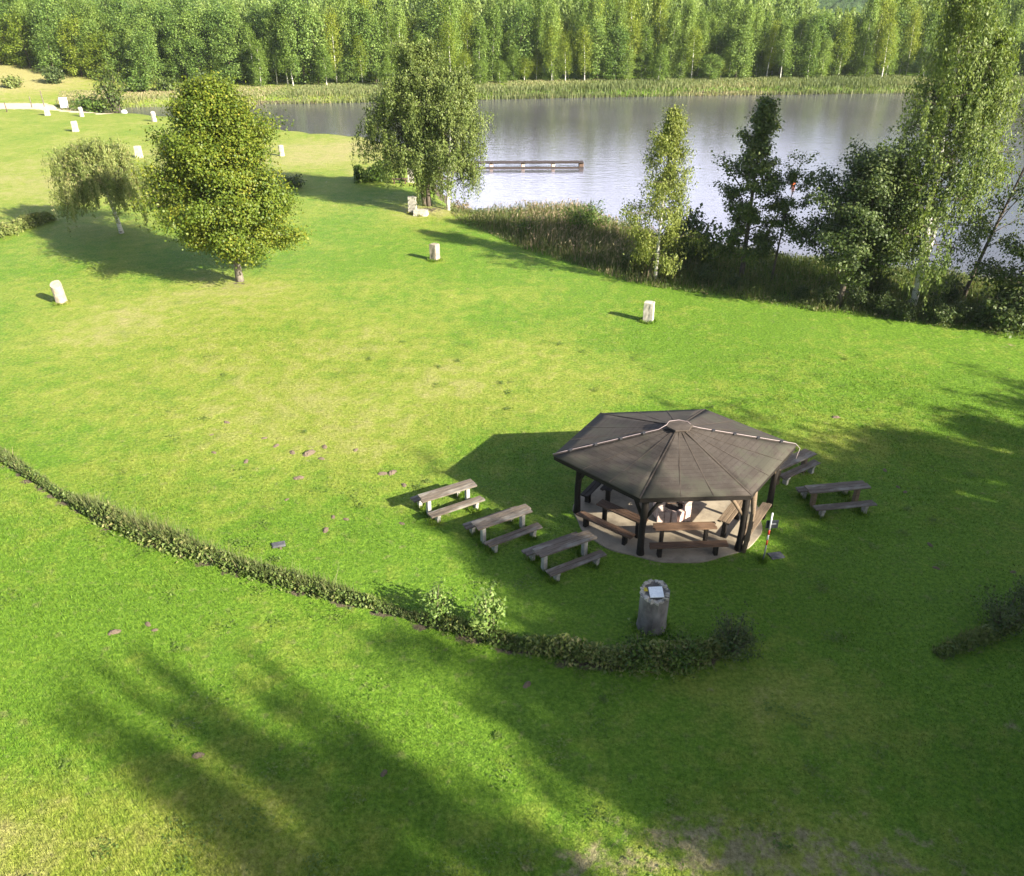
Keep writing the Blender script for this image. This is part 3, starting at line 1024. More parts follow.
# the rest of the wood behind: one mass
rb = np.random.default_rng(99)
Vs, Ts, tw = [], [], MB()
n = 0
for dy in np.concatenate([np.arange(10.5, 30, 3.4), np.arange(32, 90, 6.5)]):
    x = -130.0 - dy * .8
    while x < 130 + dy * .8:
        x += rb.uniform(1.9, 3.2) * (1 if dy < 30 else 1.6)
        y = np.interp(x, FX, FY) + dy + rb.uniform(-1.5, 1.5)
        h = rb.uniform(8.6, 13.6) + min(dy, 30) * .06 + 1.4 * math.sin(x * .05 + 1) + ss(np.array(-x), 40, 90) * 1.5
        h = gap_limit(x, y, float(h))
        m = 420 if dy < 30 else 120
        t = rb.uniform(0, 1, m) ** .75
        wide = rb.uniform(1.0, 1.6) if rb.uniform() < .7 else rb.uniform(1.6, 2.3)
        R_ = np.interp(t, [0, .25, .5, .8, 1], [.5, 1.0, 1.0, .6, .05]) * wide
        az = rb.uniform(0, 6.28, m) + 0
        lobes = 1 + .28 * np.sin(az * 3 + t * 14 + rb.uniform(0, 6))
        rr = R_ * lobes * rb.uniform(.6, 1.1, m)
        C = np.stack([x + rr * np.cos(az), y + rr * np.sin(az), h * (.16 + .84 * t)], 1)
        nr = np.stack([np.cos(az), np.sin(az), np.full(m, .7)], 1) + rb.normal(0, .5, (m, 3))
        ax = rb.normal(0, .5, (m, 3)) + np.array([0, 0, -1])
        s = rb.uniform(.24, .48, m) * (1 if dy < 30 else 1.6)
        V, F = leaf_arrays(C, s * 1.6, s * .7, ax, nr)
        Vs.append(V)
        Ts.append(np.full(m, rb.normal(.48, .17)) + rb.normal(0, .15, m))
        n += 1
fw = crown_mesh("far_wood", list(zip(Vs, Ts)), L_FAR)
tag(link("far_wood", fw), "mixed green wood stretching behind the trees across the lake", "wood", kind='stuff')

# ------------------------------------------------------------------ reeds, grass, hedges, shrubs


def blades(r, P, h, wdt, lean=.25):
    """Upright pointed blades as quads; P (n, 3) foot points."""
    n = len(P)
    az = r.uniform(0, 6.28, n)
    d = np.stack([np.cos(az), np.sin(az), np.zeros(n)], 1)
    la = r.uniform(0, 6.28, n)
    ln = np.stack([np.cos(la), np.sin(la), np.zeros(n)], 1) * (np.abs(r.normal(0, lean, n)) * h)[:, None]
    up = np.array([0, 0, 1.0])
    w_ = np.asarray(wdt).reshape(-1, 1) * np.ones((n, 1))
    h_ = h[:, None]
    v0 = P - d * w_ * .5
    v1 = P + d * w_ * .5
    v2 = P + ln + up * h_ + d * w_ * .12
    v3 = P + ln + up * h_ - d * w_ * .12
    return np.stack([v0, v1, v2, v3], 1).reshape(-1, 3)


rr_ = np.random.default_rng(5)


def strip_points(r, line, n, off0, off1):
    """Random points in a band alongside a polyline, offset to its left-hand side."""
    seg = np.diff(line, axis=0)
    L = np.hypot(seg[:, 0], seg[:, 1])
    c = np.concatenate([[0], np.cumsum(L)])
    s = r.uniform(0, c[-1], n)
    i = np.clip(np.searchsorted(c, s) - 1, 0, len(seg) - 1)
    t = (s - c[i]) / L[i]
    p = line[i] + seg[i] * t[:, None]
    nn = np.stack([-seg[i, 1], seg[i, 0]], 1) / L[i][:, None]
    o = r.uniform(0, 1, n)
    return p + nn * (off0 + (off1 - off0) * o)[:, None], s, o, nn


# far bank reeds
fb = np.array([p for p in far_b[:11]])
Pp, s, o, nn = strip_points(rr_, fb, 80000, -1.2, 14.0)
k = (Pp[:, 1] < np.interp(Pp[:, 0], FX, FY) + 1.0)
Pp, s, o = Pp[k], s[k], o[k]
patch = vnoise(Pp[:, 0], Pp[:, 1], .22, 8)
hh = (.52 + .2 * patch) * (1.35 - .85 * o) * rr_.uniform(.6, 1.2, len(s))
hh *= np.where(Pp[:, 0] < -33, .5, .9)
z = np.maximum(ground_z(Pp[:, 0], Pp[:, 1]), -1.0)
V = blades(rr_, np.stack([Pp[:, 0], Pp[:, 1], z], 1), hh, .16, .15)
ti = .36 - .35 * patch + rr_.normal(0, .15, len(s)) + .25 * (Pp[:, 0] < -36)
me = crown_mesh("far_reeds", [(V, ti)], L_REED)
tag(link("far_reeds", me), "pale belt of reeds along the far bank of the lake", "reeds", kind='stuff')

# near bank: tall herbs and reeds between lawn edge and water
EDGE_PX = [(452, 214), (460, 223), (486, 232), (520, 248), (558, 260), (583, 267), (618, 280), (650, 287), (719, 296), (817, 312), (896, 321), (991, 335), (1024, 340), (1100, 352)]
EDGE = np.array([at(x, y)[:2] for x, y in EDGE_PX])
BANKP = np.concatenate([EDGE, np.array([(45, 40)]), LAKE[:10]])


def bank_points(r, n, grow_in=1.0):
    lo, hi = BANKP.min(0), BANKP.max(0)
    q = r.uniform(lo, hi, (n, 2))
    return q[poly_sd(q, BANKP) > -.0]


q2 = bank_points(rr_, 130000)
tip = vnoise(q2[:, 0], q2[:, 1], .9, 4)
tip2 = vnoise(q2[:, 0], q2[:, 1], 2.6, 14)
brown = 1 - ss(q2[:, 0] + 1.5 * tip2, 6.5, 11)             # reeds on the open bank, herbs under the trees
left = ss(q2[:, 0] + 1.0 * tip2, -3.5, 2.0)                # low mixed growth towards the birches
edge_d = line_d(q2, EDGE)
hh = (.55 + .35 * left + .75 * brown * left + .30 * tip + .28 * tip2) * rr_.uniform(.45, 1.2, len(q2))
hh *= .30 + .70 * ss(edge_d, 0, 1.6)
hh = np.clip(hh * .58, .12, 1.25)
z = np.maximum(ground_z(q2[:, 0], q2[:, 1]), -1.0)
V = blades(rr_, np.stack([q2[:, 0], q2[:, 1], z], 1), hh, .045, .28)
ti = np.where(rr_.uniform(size=len(q2)) < .38 * brown * left, .70, .30) + .18 * tip2 + rr_.normal(0, .2, len(q2))
ti = np.where((left < .5) & (rr_.uniform(size=len(q2)) < .5), .5 + .3 * tip2, ti)
kp = (rr_.uniform(size=len(q2)) < .30 * brown * (.3 + .7 * left)) & (hh > .6)
pl = np.stack([q2[kp, 0], q2[kp, 1], z[kp] + hh[kp] * .97], 1) + rr_.normal(0, .06, (kp.sum(), 3))
pax = rr_.normal(0, .45, (kp.sum(), 3)) + np.array([.25, 0, 1])
Vp, _ = leaf_arrays(pl, rr_.uniform(.16, .34, kp.sum()), .075, pax, unit(rr_, int(kp.sum())))
tp = rr_.normal(.85, .16, kp.sum())
kg = (rr_.uniform(size=len(q2)) < .42 * (1 - .6 * brown * left))
gl = np.stack([q2[kg, 0], q2[kg, 1], z[kg] + hh[kg] * rr_.uniform(.3, 1, kg.sum())], 1) + rr_.normal(0, .08, (kg.sum(), 3))
sg = rr_.uniform(.07, .17, kg.sum())
Vg, _ = leaf_arrays(gl, sg * 1.4, sg * .6, unit(rr_, int(kg.sum())), unit(rr_, int(kg.sum())) + np.array([0, 0, .8]))
tg = rr_.normal(.34, .16, kg.sum()) + .2 * tip2[kg] + .18 * (left[kg] < .5)
me = crown_mesh("bank_reeds", [(V, ti), (Vp, tp), (Vg, tg)], L_REEDB)
tag(link("bank_reeds", me), "brown reeds and tall herbs between the lawn and the water", "reeds", kind='stuff')

# plumes of leaves within the bank growth
def shrub_mesh(seed, H, R_, n, per, size, mat, stems=7, aspect=.7, tint=.45, rad=.12):
    r = np.random.default_rng(seed)
    wood = MB()
    A = []
    for i in range(stems):
        az = i * 2.4 + r.uniform(-.4, .4)
        out = R_ * math.sqrt((i + .5) / stems)
        tip_ = np.array([math.cos(az) * out, math.sin(az) * out, H * r.uniform(.7, 1.05) * (1 - .35 * (out / R_) ** 2)])
        base = tip_ * np.array([.18, .18, 0])
        mid_ = base * .5 + tip_ * np.array([.4, .4, .55])
        wood.tube([base - np.array([0, 0, .1]), mid_, tip_], [.012 + .008 * H, .008 + .004 * H, .004], 4, False)
        for k_ in range(n):
            u = .18 + .82 * (k_ + r.uniform()) / n
            p = base * (1 - u) ** 2 + mid_ * 2 * u * (1 - u) + tip_ * u * u
            A.append(p + r.normal(0, .10 + .10 * R_, 3) * np.array([1, 1, .5]))
    A = np.array(A)
    A[:, 2] = np.maximum(A[:, 2], .05)
    return wood, crown_mesh("leaves", [leaf_clumps(r, A, per, rad, size, aspect, (tint, .2), .18, .6)], mat)


def shrub(name, loc, args, label, cat, group=None, bark=None):
    o = empty(name, loc)
    tag(o, label, cat, group)
    w, c = shrub_mesh(**args)
    w.build("stems", bark or M['bark'], o, smooth=True)
    link("foliage", c, o)
    return o


sh0 = shrub("lake_shrub", (0, 0, 0), dict(seed=51, H=2.1, R_=1.2, n=12, per=12, size=.17, mat=L_DARK, stems=16, rad=.16), "dark leafy shrub in the undergrowth at the foot of the bank trees", "shrub", "dark shrubs under the bank trees")
sp = [(690, 262, 1.55), (672, 277, .8), (632, 270, .8), (705, 283, .7), (735, 288, .5), (800, 300, .55), (826, 304, .75), (858, 309, .8), (880, 313, .75), (905, 320, .7), (936, 323, .85), (958, 322, .8), (985, 326, .9), (1005, 330, 1.1), (1022, 322, 1.3), (868, 298, .9), (945, 305, .8)]
for i, (px, py, sc) in enumerate(sp):
    sc *= 1.0 if i == 0 or i > 12 else .74
    o = sh0 if i == 0 else copy_tree(sh0)
    p = at(px, py)
    o.location = (p[0], p[1], gz(p[0], p[1]))
    o.rotation_euler.z = i * 1.9
    o.scale = (sc * (1 + .15 * math.sin(i * 5)), sc * (1 - .1 * math.sin(i * 3)), sc)

p = at(586, 236)
shrub("willow_shrub", (p[0], p[1], gz(p[0], p[1])), dict(seed=52, H=2.3, R_=1.6, n=12, per=14, size=.18, mat=L_BUSH, stems=20, rad=.16, aspect=.35), "round light green willow shrub at the water beyond the brown reeds", "shrub")
p = at(528, 236)
shrub("willow_shrub", (p[0], p[1], gz(p[0], p[1])), dict(seed=53, H=1.3, R_=.8, n=10, per=10, size=.15, mat=L_BUSH, stems=10, rad=.14, aspect=.4), "small fresh green shrub among the brown reeds by the lawn", "shrub")
p = at(462, 205)
shrub("rusty_shrub", (p[0], p[1], gz(p[0], p[1])), dict(seed=54, H=1.0, R_=.7, n=8, per=10, size=.14, mat=L_REEDB, stems=9, rad=.14, tint=.75), "small rusty brown shrub at the water behind the white trunked birch", "shrub")

# far left bank shrubs
for px, py, H_, R_, mt, lb in [(92, 107, 2.6, 2.6, L_BUSH, "round yellow green shrub at the end of the sandy beach"),
                               (114, 107, 7.2, 2.3, L_BIRCH, "tall grey green willow shrub beside the narrow lake inlet"),
                               (14, 92, 1.6, 1.3, L_WEEP, "low olive shrub on the dry slope above the beach"),
                               (56, 88, 2.6, 1.6, L_DARK, "dark green shrub at the wood edge above the beach"),
                               (140, 92, 2.2, 2.4, L_BUSH, "bushy green shrub on the bank directly above the narrow lake inlet"),
                               (168, 91, 1.8, 2.2, L_BIRCH, "grey green bush on the bank left of the maple top"),
                               (205, 90, 2.4, 2.2, L_DARK, "dark bush at the wood edge just above the maple top")]:
    p = at(px, py)
    shrub("bank_shrub", (p[0], p[1], gz(p[0], p[1])), dict(seed=60 + px, H=H_, R_=R_, n=10, per=9, size=.34, mat=mt, stems=16, rad=.28), lb, "shrub")

# hedge line across the lawn


def hedge(name, line, seed, n, h, wid, mat, label, size=.085, spikes=0, stalk_fade=(2.0, 3.0)):
    r = np.random.default_rng(seed)
    Pq, s, o, nn = strip_points(r, line, n, -.5, .5)
    seg_c = line_d(Pq, line)
    v = vnoise(Pq[:, 0], Pq[:, 1], 1.6, seed)
    v2 = vnoise(Pq[:, 0], Pq[:, 1], 5.0, seed + 1)
    off = r.normal(0, wid * .42, n)
    Pc = Pq - nn * ((o - .5))[:, None] + nn * off[:, None]
    v3 = vnoise(Pq[:, 0], Pq[:, 1], .55, seed + 2)
    off = off * (1 + .7 * v3 + .5 * v)
    Pc = Pq - nn * ((o - .5))[:, None] + nn * off[:, None]
    H_ = np.maximum(.08, h * (1.0 + .95 * v + .75 * v2 + .75 * v3) * np.sqrt(np.clip(1 - (off / wid / 1.25) ** 2, .05, 1)))
    zz = r.uniform(0.05, 1, n) ** .7 * H_
    C = np.stack([Pc[:, 0], Pc[:, 1], zz], 1)
    sz = size * r.uniform(.6, 1.4, n)
    V, F = leaf_arrays(C, sz * 1.3, sz * .7, unit(r, n) + np.array([0, 0, .6]), unit(r, n) + np.array([0, 0, .7]))
    ti = .42 + .25 * v2 + .15 * v + r.normal(0, .2, n)
    kh = (.62 + .75 * v3 + .6 * v2 + .5 * v + r.normal(0, .25, n)) > .18
    V = V.reshape(-1, 4, 3)[kh].reshape(-1, 3)
    ti = ti[kh] + .25 * v3[kh]
    parts = [(V, ti)]
    obj = empty(name, (0, 0, 0))
    tag(obj, label, "hedge")
    link("foliage", crown_mesh("foliage", parts, mat), obj)
    if spikes:
        Pq, s, o, nn = strip_points(r, line, spikes, -wid * .5, wid * .75)
        fade = 1 - ss(s / s.max(), *stalk_fade)
        hs = h * np.maximum(.35, 1.0 + .9 * vnoise(Pq[:, 0], Pq[:, 1], 1.6, seed) + .8 * vnoise(Pq[:, 0], Pq[:, 1], .55, seed + 2)) * r.uniform(.5, 1.7, spikes) * (.35 + .65 * fade)
        V = blades(r, np.stack([Pq[:, 0], Pq[:, 1], np.zeros(spikes)], 1), hs, .022, .3)
        link("grass_stalks", crown_mesh("grass_stalks", [(V, .32 + r.normal(0, .22, spikes))], L_REED), obj)
    return obj


hedge("low_hedge", HEDGE + np.array([0, .12]), 71, 40000, .33, .25, L_HEDGE, "long low curving hedge with tall grass stalks across the lawn", spikes=14000, stalk_fade=(.72, .86))
hedge("low_hedge", HEDGE2, 72, 2800, .22, .26, L_HEDGE, "short dark low hedge in the shade by the dark round bush", spikes=900)
hedge("clipped_hedge", np.array([at(355, 181)[:2], at(392, 180)[:2]]), 73, 9000, .95, .8, L_BUSH, "small clipped green hedge on the lawn beyond the white slab", size=.15)
hedge("low_hedge", np.array([at(x, y)[:2] for x, y in [(-40, 245), (0, 236), (28, 225), (52, 219)]]), 74, 12000, .5, .7, L_WEEP, "low dry hedge running into the shade of the weeping tree", size=.14, spikes=900)

for px, py, H_, R_, mt, sz, lb, nm in [
        (488, 634, 1.65, .42, L_FRESH, .11, "taller pale leaved sapling growing out of the low hedge", "sapling"),
        (438, 622, 1.30, .30, L_FRESH, .095, "shorter pale leaved sapling growing out of the low hedge", "sapling"),
        (640, 662, .95, .55, L_BUSH, .09, "bright green bush in the shaded part of the low hedge", "bush"),
        (682, 664, .85, .6, L_BUSH, .09, "mid green bush between the bright one and the dark end bush", "bush"),
        (732, 652, 1.25, .60, L_DARK, .085, "dark green bush at the end of the low hedge", "bush"),
        (1000, 628, 1.15, .70, L_DARK, .085, "dark round bush in the shaded lawn above the short hedge", "bush"),
        (1028, 610, 1.0, .6, L_DARK, .085, "dark bush cut off by the picture edge above the short hedge", "bush"),
        (294, 187, .9, 1.0, L_DARK, .16, "small dark bush on the lawn behind the maple", "bush")]:
    p = at(px, py)
    shrub(nm, p, dict(seed=80 + px, H=H_, R_=R_, n=9, per=12 if nm == "sapling" else 9, size=sz, mat=mt, stems=9 if nm == "sapling" else 16, rad=.10, aspect=.6), lb, nm)

# lawn grass blades near the camera
rg = np.random.default_rng(12)
n = 760000
yy = 8.0 + 40 * rg.uniform(0, 1, n) ** 1.9
ex_ = rg.uniform(-1, 1, n)
xx = ex_ * (yy * .62 + 15)
zz = ground_z(xx, yy)
FLOORC = np.array([4.95, 21.3])
dry_, soil_, sand_, bare_ = lawn_attrs(xx, yy)
ok = (zz > -.05) & (soil_ + rg.normal(0, .1, n) < .45) & (((xx - 5.0) / 3.05) ** 2 + ((yy - 21.5) / 2.55) ** 2 > 1)
ex_ = ex_[ok]
xx, yy, zz, dry_, soil_, bare_ = xx[ok], yy[ok], zz[ok], dry_[ok], soil_[ok], bare_[ok]
hb = (1 - ss(yy, 24, 48)) * (1 - ss(np.abs(ex_), .72, 1.0)) * rg.uniform(.022, .058, len(xx)) * (1 + .45 * vnoise(xx, yy, 1.3, 31)) * (1 - .35 * np.clip(dry_, 0, 1)) * (1 + (yy - 9) * .012)
feet = [(*at(px, py)[:2], .32) for px, py in ((648, 321), (62, 303), (435, 260), (413, 213), (421, 215))] + [(*at(651, 627)[:2], .41), (*at(763, 561)[:2], .05)]
for tc_, a_ in (((-2.06, 21.82), 30), ((-.28, 20.35), 31), ((1.54, 19.0), 29), ((10.5, 22.01), 9)):
    for u_ in (-.7, .7):
        for v_ in (0, -.48, .6):
            ca, sa = math.cos(math.radians(a_)), math.sin(math.radians(a_))
            feet.append((tc_[0] + ca * u_ - sa * v_, tc_[1] + sa * u_ + ca * v_, .10))
ex, ey = [], []
for fx, fy, fr in feet:
    k_ = int(260 + 900 * fr)
    q_ = rg.uniform(0, 6.28, k_)
    r_ = fr + np.abs(rg.normal(0, .06, k_))
    ex.append(fx + r_ * np.cos(q_)); ey.append(fy + r_ * np.sin(q_))
ex, ey = np.concatenate(ex), np.concatenate(ey)
ed, es, _, eb = lawn_attrs(ex, ey)
xx, yy, zz = np.concatenate([xx, ex]), np.concatenate([yy, ey]), np.concatenate([zz, ground_z(ex, ey)])
dry_, bare_ = np.concatenate([dry_, ed]), np.concatenate([bare_, eb * .3])
hb = np.concatenate([hb, rg.uniform(.05, .17, len(ex))])
V = blades(rg, np.stack([xx, yy, zz - .03], 1), hb + .03, .011 + .0005 * yy, .5)
me = np_mesh("lawn_grass", V, np.arange(len(V)).reshape(-1, 4), [M['blade']], {"tint": np.repeat(rg.uniform(0, 1, len(xx)), 4), "dry": np.repeat(dry_, 4), "bare": np.repeat(bare_, 4)})
tag(link("lawn_grass", me), "short mown green lawn grass", "grass", kind='stuff')
# clover and broad leaved weeds in patches
wc = np.stack([rg.uniform(-14, 16, 230), 9 + 27 * rg.uniform(0, 1, 230) ** 1.4], 1)
wc = wc[(((wc[:, 0] - 5.0) / 3.3) ** 2 + ((wc[:, 1] - 21.5) / 2.8) ** 2 > 1) & (vnoise(wc[:, 0], wc[:, 1], .5, 61) > -.15)]
wr = rg.uniform(.06, .30, len(wc))
wi = np.repeat(np.arange(len(wc)), 46)
wp = wc[wi] + rg.normal(0, 1, (len(wi), 2)) * wr[wi][:, None]
wz = rg.uniform(.02, .065, len(wi))
wsz = rg.uniform(.03, .075, len(wi))
Vw, _ = leaf_arrays(np.stack([wp[:, 0], wp[:, 1], wz], 1), wsz * 1.2, wsz * .8, unit(rg, len(wi)) * np.array([1, 1, .3]), unit(rg, len(wi)) * .5 + np.array([0, 0, 1]))
me = crown_mesh("lawn_weeds", [(Vw, rg.normal(.80, .12, len(wc))[wi] + rg.normal(0, .12, len(wi)))], L_BUSH)
tag(link("lawn_weeds", me), "flat clover and broad leaved weeds in the lawn", "weeds", kind='stuff')

# ------------------------------------------------------------------ pavilion
EAVE, RIM = 2.3, [at(x, y, 2.3)[:2] for x, y in [(553, 455), (640, 498), (752, 495), (797, 445), (705, 409), (600, 413)]]
APEX = np.array([5.05, 21.5, 3.26])
flo = MB()
fpoly = []
for i in range(72):
    a = 2 * math.pi * i / 72
    rr0 = 1 + .012 * math.sin(7 * a) + .01 * math.sin(13 * a)
    fpoly.append((5.0 + 3.0 * rr0 * math.cos(a), 21.5 + 2.5 * rr0 * math.sin(a)))
flo.prism(fpoly, -.2, .055)
tag(flo.build("concrete_floor", M['slab'], bevel=.01), kind='structure')

pav = empty("pavilion", (APEX[0], APEX[1], .055))
tag(pav, "open hexagonal picnic pavilion with dark felt roof on log posts", "pavilion")
off = Vector((APEX[0], APEX[1], .055))
# roof skin
rv, rfc, rsl = [], [], []
nu, nv = 10, 8
rt = np.random.default_rng(3)
for i in range(6):
    a3, b3 = np.array([*RIM[i], EAVE]), np.array([*RIM[(i + 1) % 6], EAVE])
    base = len(rv)
    for j in range(nv + 1):
        for k in range(nu + 1):
            t, u = j / nv, k / nu
            e = a3 * (1 - u) + b3 * u
            p = APEX * (1 - t) + e * t
            sag = -.035 * math.sin(math.pi * t) * math.sin(math.pi * u) + .008 * rt.normal() * (0 < k < nu) * (0 < j < nv)
            rv.append((p[0] - off.x, p[1] - off.y, p[2] + sag - off.z))
            rsl.append(t * 2.75)
    for j in range(nv):
        for k in range(nu):
            q = base + j * (nu + 1) + k
            rfc.append((q, q + nu + 1, q + nu + 2, q + 1))
roof = link("roof", np_mesh("roof", np.array(rv), np.array(rfc), [M['roof']], {"slope": np.array(rsl)}, True), pav)
sol = roof.modifiers.new("solid", 'SOLIDIFY')
sol.thickness = .05
sol.offset = -1


def loc(p):
    return (p[0] - off.x, p[1] - off.y, p[2] - off.z)


# ridge rolls and felt seams
seam = MB()
for i in range(6):
    a3, b3 = np.array([*RIM[i], EAVE]), np.array([*RIM[(i + 1) % 6], EAVE])
    seam.bar(loc(APEX + (a3 - APEX) * .1 + [0, 0, .012]), loc(a3 + [0, 0, .006]), .045, .006)
    for u in (.36, .66):
        e = a3 * (1 - u) + b3 * u
        pts = []
        for q in np.linspace(.10, .995, 7):
            p = APEX * (1 - q) + e * q
            pts.append(loc(p + np.array([0, 0, -.035 * math.sin(math.pi * q) * math.sin(math.pi * u) + .008])))
        for q0, q1 in zip(pts[:-1], pts[1:]):
            seam.bar(q0, q1, .028, .006)
seam_m = mat_plain("seam_felt", (.040, .031, .025), (.070, .056, .046), 5, .9, .3, .005)
seam.build("felt_seam", seam_m, roof)
fas = MB()
for i in range(6):
    a3, b3 = np.array([*RIM[i], EAVE - .09]), np.array([*RIM[(i + 1) % 6], EAVE - .09])
    c3 = np.array([*APEX[:2], EAVE - .09])
    fas.bar(loc(a3 + (c3 - a3) * .012), loc(b3 + (c3 - b3) * .012), .035, .16)
fas.build("fascia_board", M['dark_wood'], roof)
capm = MB()
hexr = [(math.cos(math.pi / 3 * k + .1), math.sin(math.pi / 3 * k + .1)) for k in range(6)]
capm.prism([(.33 * c, .29 * s) for c, s in hexr], 3.19 - off.z, 3.235 - off.z)
cap_lid = MB()
n0 = [(.42 * c, .37 * s, 3.24 - off.z) for c, s in hexr] + [(.40 * c, .35 * s, 3.275 - off.z) for c, s in hexr] + [(0, 0, 3.305 - off.z)]
cap_lid.add(n0, [tuple(range(5, -1, -1))] + [(i, (i + 1) % 6, 6 + (i + 1) % 6, 6 + i) for i in range(6)] + [(6 + i, 6 + (i + 1) % 6, 12) for i in range(6)])
capm.build("cap_curb", M['brown_wood'], roof)
cap_lid.build("roof_cap", seam_m, roof)
cb, cl = MB(), MB()
zc = 3.285


def ridge_pt(i, q, dz):
    a3 = np.array([*RIM[i], EAVE])
    p = APEX + (a3 - APEX) * q
    return np.array([p[0], p[1], p[2] + dz])


path = [ridge_pt(0, q, .045) for q in np.linspace(1.005, .16, 9)]
path += [np.array([APEX[0] - .38, APEX[1] + .02, zc]), np.array([APEX[0] - .26, APEX[1] + .25, zc]), np.array([APEX[0] + .05, APEX[1] + .33, zc]), np.array([APEX[0] + .30, APEX[1] + .22, zc]), np.array([APEX[0] + .42, APEX[1] + .05, zc - .06])]
path += [ridge_pt(3, q, .045) for q in np.linspace(.17, .985, 9)]
path += [ridge_pt(3, 1.02, -.05) + np.array([.0, -.1, 0]), ridge_pt(3, 1.0, -.35) + np.array([-.05, -.25, 0])]
cb.tube([loc(p) for p in path], [.009] * len(path), 6)
for i in (0, 3):
    for q in (.28, .46, .66, .86):
        p = ridge_pt(i, q, .035)
        cl.box(loc(p), (.10, .07, .06), .4)
cable = cb.build("lightning_cable", M['zinc'], roof, smooth=True)
cl.build("cable_clip", M['black'], cable)
# posts, braces and ring beam
PC = np.array([5.0, 21.5])
posts = [PC + (p - PC) * .86 for p in RIM]
posts[0], posts[1], posts[2] = at(577, 513)[:2], at(640, 555)[:2], at(738, 551)[:2]
rp = random.Random(4)
for i, p in enumerate(posts):
    b = MB()
    b.tube([loc((p[0] + rp.uniform(-.02, .02), p[1] + rp.uniform(-.02, .02), z)) for z in (.05, .3, .9, 1.5, 2.2)], [.125, .105, .10, .105, .11], 9)
    po = b.build("post", M['dark_wood'], pav, smooth=True)
    for j in (1, -1):
        q = posts[(i + j) % 6]
        d = (q - p) / np.hypot(*(q - p))
        bb = MB()
        bb.tube([loc((*(p + d * .07), 1.35)), loc((*(p + d * .36), 1.80)), loc((*(p + d * .72), 2.17))], [.055, .06, .055], 7)
        bb.build("brace", M['pale_wood'] if i in (2, 3) else M['dark_wood'], po, smooth=True)
pale = MB()
p = posts[2]
pale.tube([loc((p[0] + .13, p[1] - .10, .05)), loc((p[0] + .20, p[1] - .10, .8)), loc((p[0] + .22, p[1] - .08, 1.5)), loc((p[0] + .16, p[1] - .06, 2.16))], [.075, .075, .07, .10], 8)
pale.build("pale_prop", M['pale_wood'], pav, smooth=True)
rb_ = MB()
for i in range(6):
    a, b = posts[i], posts[(i + 1) % 6]
    rb_.bar(loc((*a, 2.13)), loc((*b, 2.13)), .13, .15)
rb_.build("ring_beam", M['dark_wood'], pav)
raf = MB()
for i in range(6):
    a = np.array([*(PC + (RIM[i] - PC) * .97), 2.2])
    raf.bar(loc(APEX - np.array([0, 0, .12])), loc(a + np.array([0, 0, .0])), .10, .14)
raf.build("rafter", M['dark_wood'], pav)


# ------------------------------------------------------------------ tables and benches


def plank_mesh(L, W, T, nplank, rng, sag=.0):
    b = MB()
    w = W / nplank
    for i in range(nplank):
        dx = rng.uniform(-.025, .025)
        b.box((dx, -W / 2 + w * (i + .5), rng.uniform(-.004, .004)), (L + rng.uniform(-.03, .03), w - .010, T), 0, None, .006, rng)
    return b


def picnic_seat(name, c, L, W, h, ang, wood, legm, legw, label, cat, seed, group=None, base=0.0, legs=(-.36, .36), foot=False, part="tabletop"):
    rng = random.Random(seed)
    o = empty(name, (c[0], c[1], base), ang)
    tag(o, label, cat, group)
    T = .05
    plank_mesh(L, W, T, 3 if part == "tabletop" else 2, rng).build(part, wood, o, (0, 0, h - T / 2 - base), bevel=.008)
    for s in legs:
        b = MB()
        hh_ = h - base - T
        b.box((s * L, 0, hh_ / 2 - .02), (legw, legw * (1.25 if part == "tabletop" else 1.5), hh_ + .035), 0, None, .006, rng)
        if foot:
            b.box((s * L, 0, hh_ - .055), (legw * .95, W * .82, .07), 0, None, .005, rng)
        b.build("leg", legm, o, bevel=.012)
    return o


def dirv(a):
    return np.array([math.cos(a), math.sin(a)]), np.array([math.sin(a), -math.cos(a)])


OUT = [((-2.06, 21.82), (-1.76, 21.36), 30.2, "farthest from the pavilion"), ((-.28, 20.35), (.06, 19.84), 30.8, "middle of the row of three"),
       ((1.54, 19.0), (1.87, 18.49), 29.0, "closest to the pavilion slab")]
for i, (tc, bc, ang, lb) in enumerate(OUT):
    bc = (bc[0], bc[1] + .10)
    a = math.radians(ang)
    d, nrm = dirv(a)
    picnic_seat("picnic_table", tc, 1.93, .48, .75, a, M['grey_wood'], M['concrete'], .125, "weathered grey picnic table on concrete legs, " + lb, "table", 200 + i, "picnic tables on the lawn")
    picnic_seat("picnic_bench", bc, 1.92, .31, .37, a + .02, M['grey_wood'], M['concrete'], .12, "plank bench in front of the grey table " + lb, "bench", 210 + i, "picnic benches on the lawn", foot=True, part="seat")
    q = np.array(tc) - nrm * .60 - d * .06
    picnic_seat("picnic_bench", q, 1.92, .31, .37, a, M['grey_wood'], M['concrete'], .12, "half hidden bench behind the grey table " + lb, "bench", 220 + i, "picnic benches on the lawn", foot=True, part="seat")
a = math.radians(9)
d, nrm = dirv(a)
picnic_seat("picnic_table", (10.5, 22.01), 2.07, .46, .75, a, M['grey_wood'], M['pale_wood'], .13, "weathered picnic table on timber legs standing in the shade apart from the pavilion", "table", 230, "picnic tables on the lawn")
picnic_seat("picnic_bench", (10.63, 21.51), 2.05, .30, .37, a, M['grey_wood'], M['concrete'], .12, "plank bench in front of the shaded table apart from the pavilion", "bench", 231, "picnic benches on the lawn", foot=True, part="seat")
picnic_seat("picnic_bench", np.array((10.4, 22.6)), 2.05, .30, .37, a, M['grey_wood'], M['concrete'], .12, "plank bench behind the shaded table apart from the pavilion", "bench", 232, "picnic benches on the lawn", foot=True, part="seat")
a = math.radians(34)
d, nrm = dirv(a)
tc = at(811, 451, .75)[:2] - d * .95
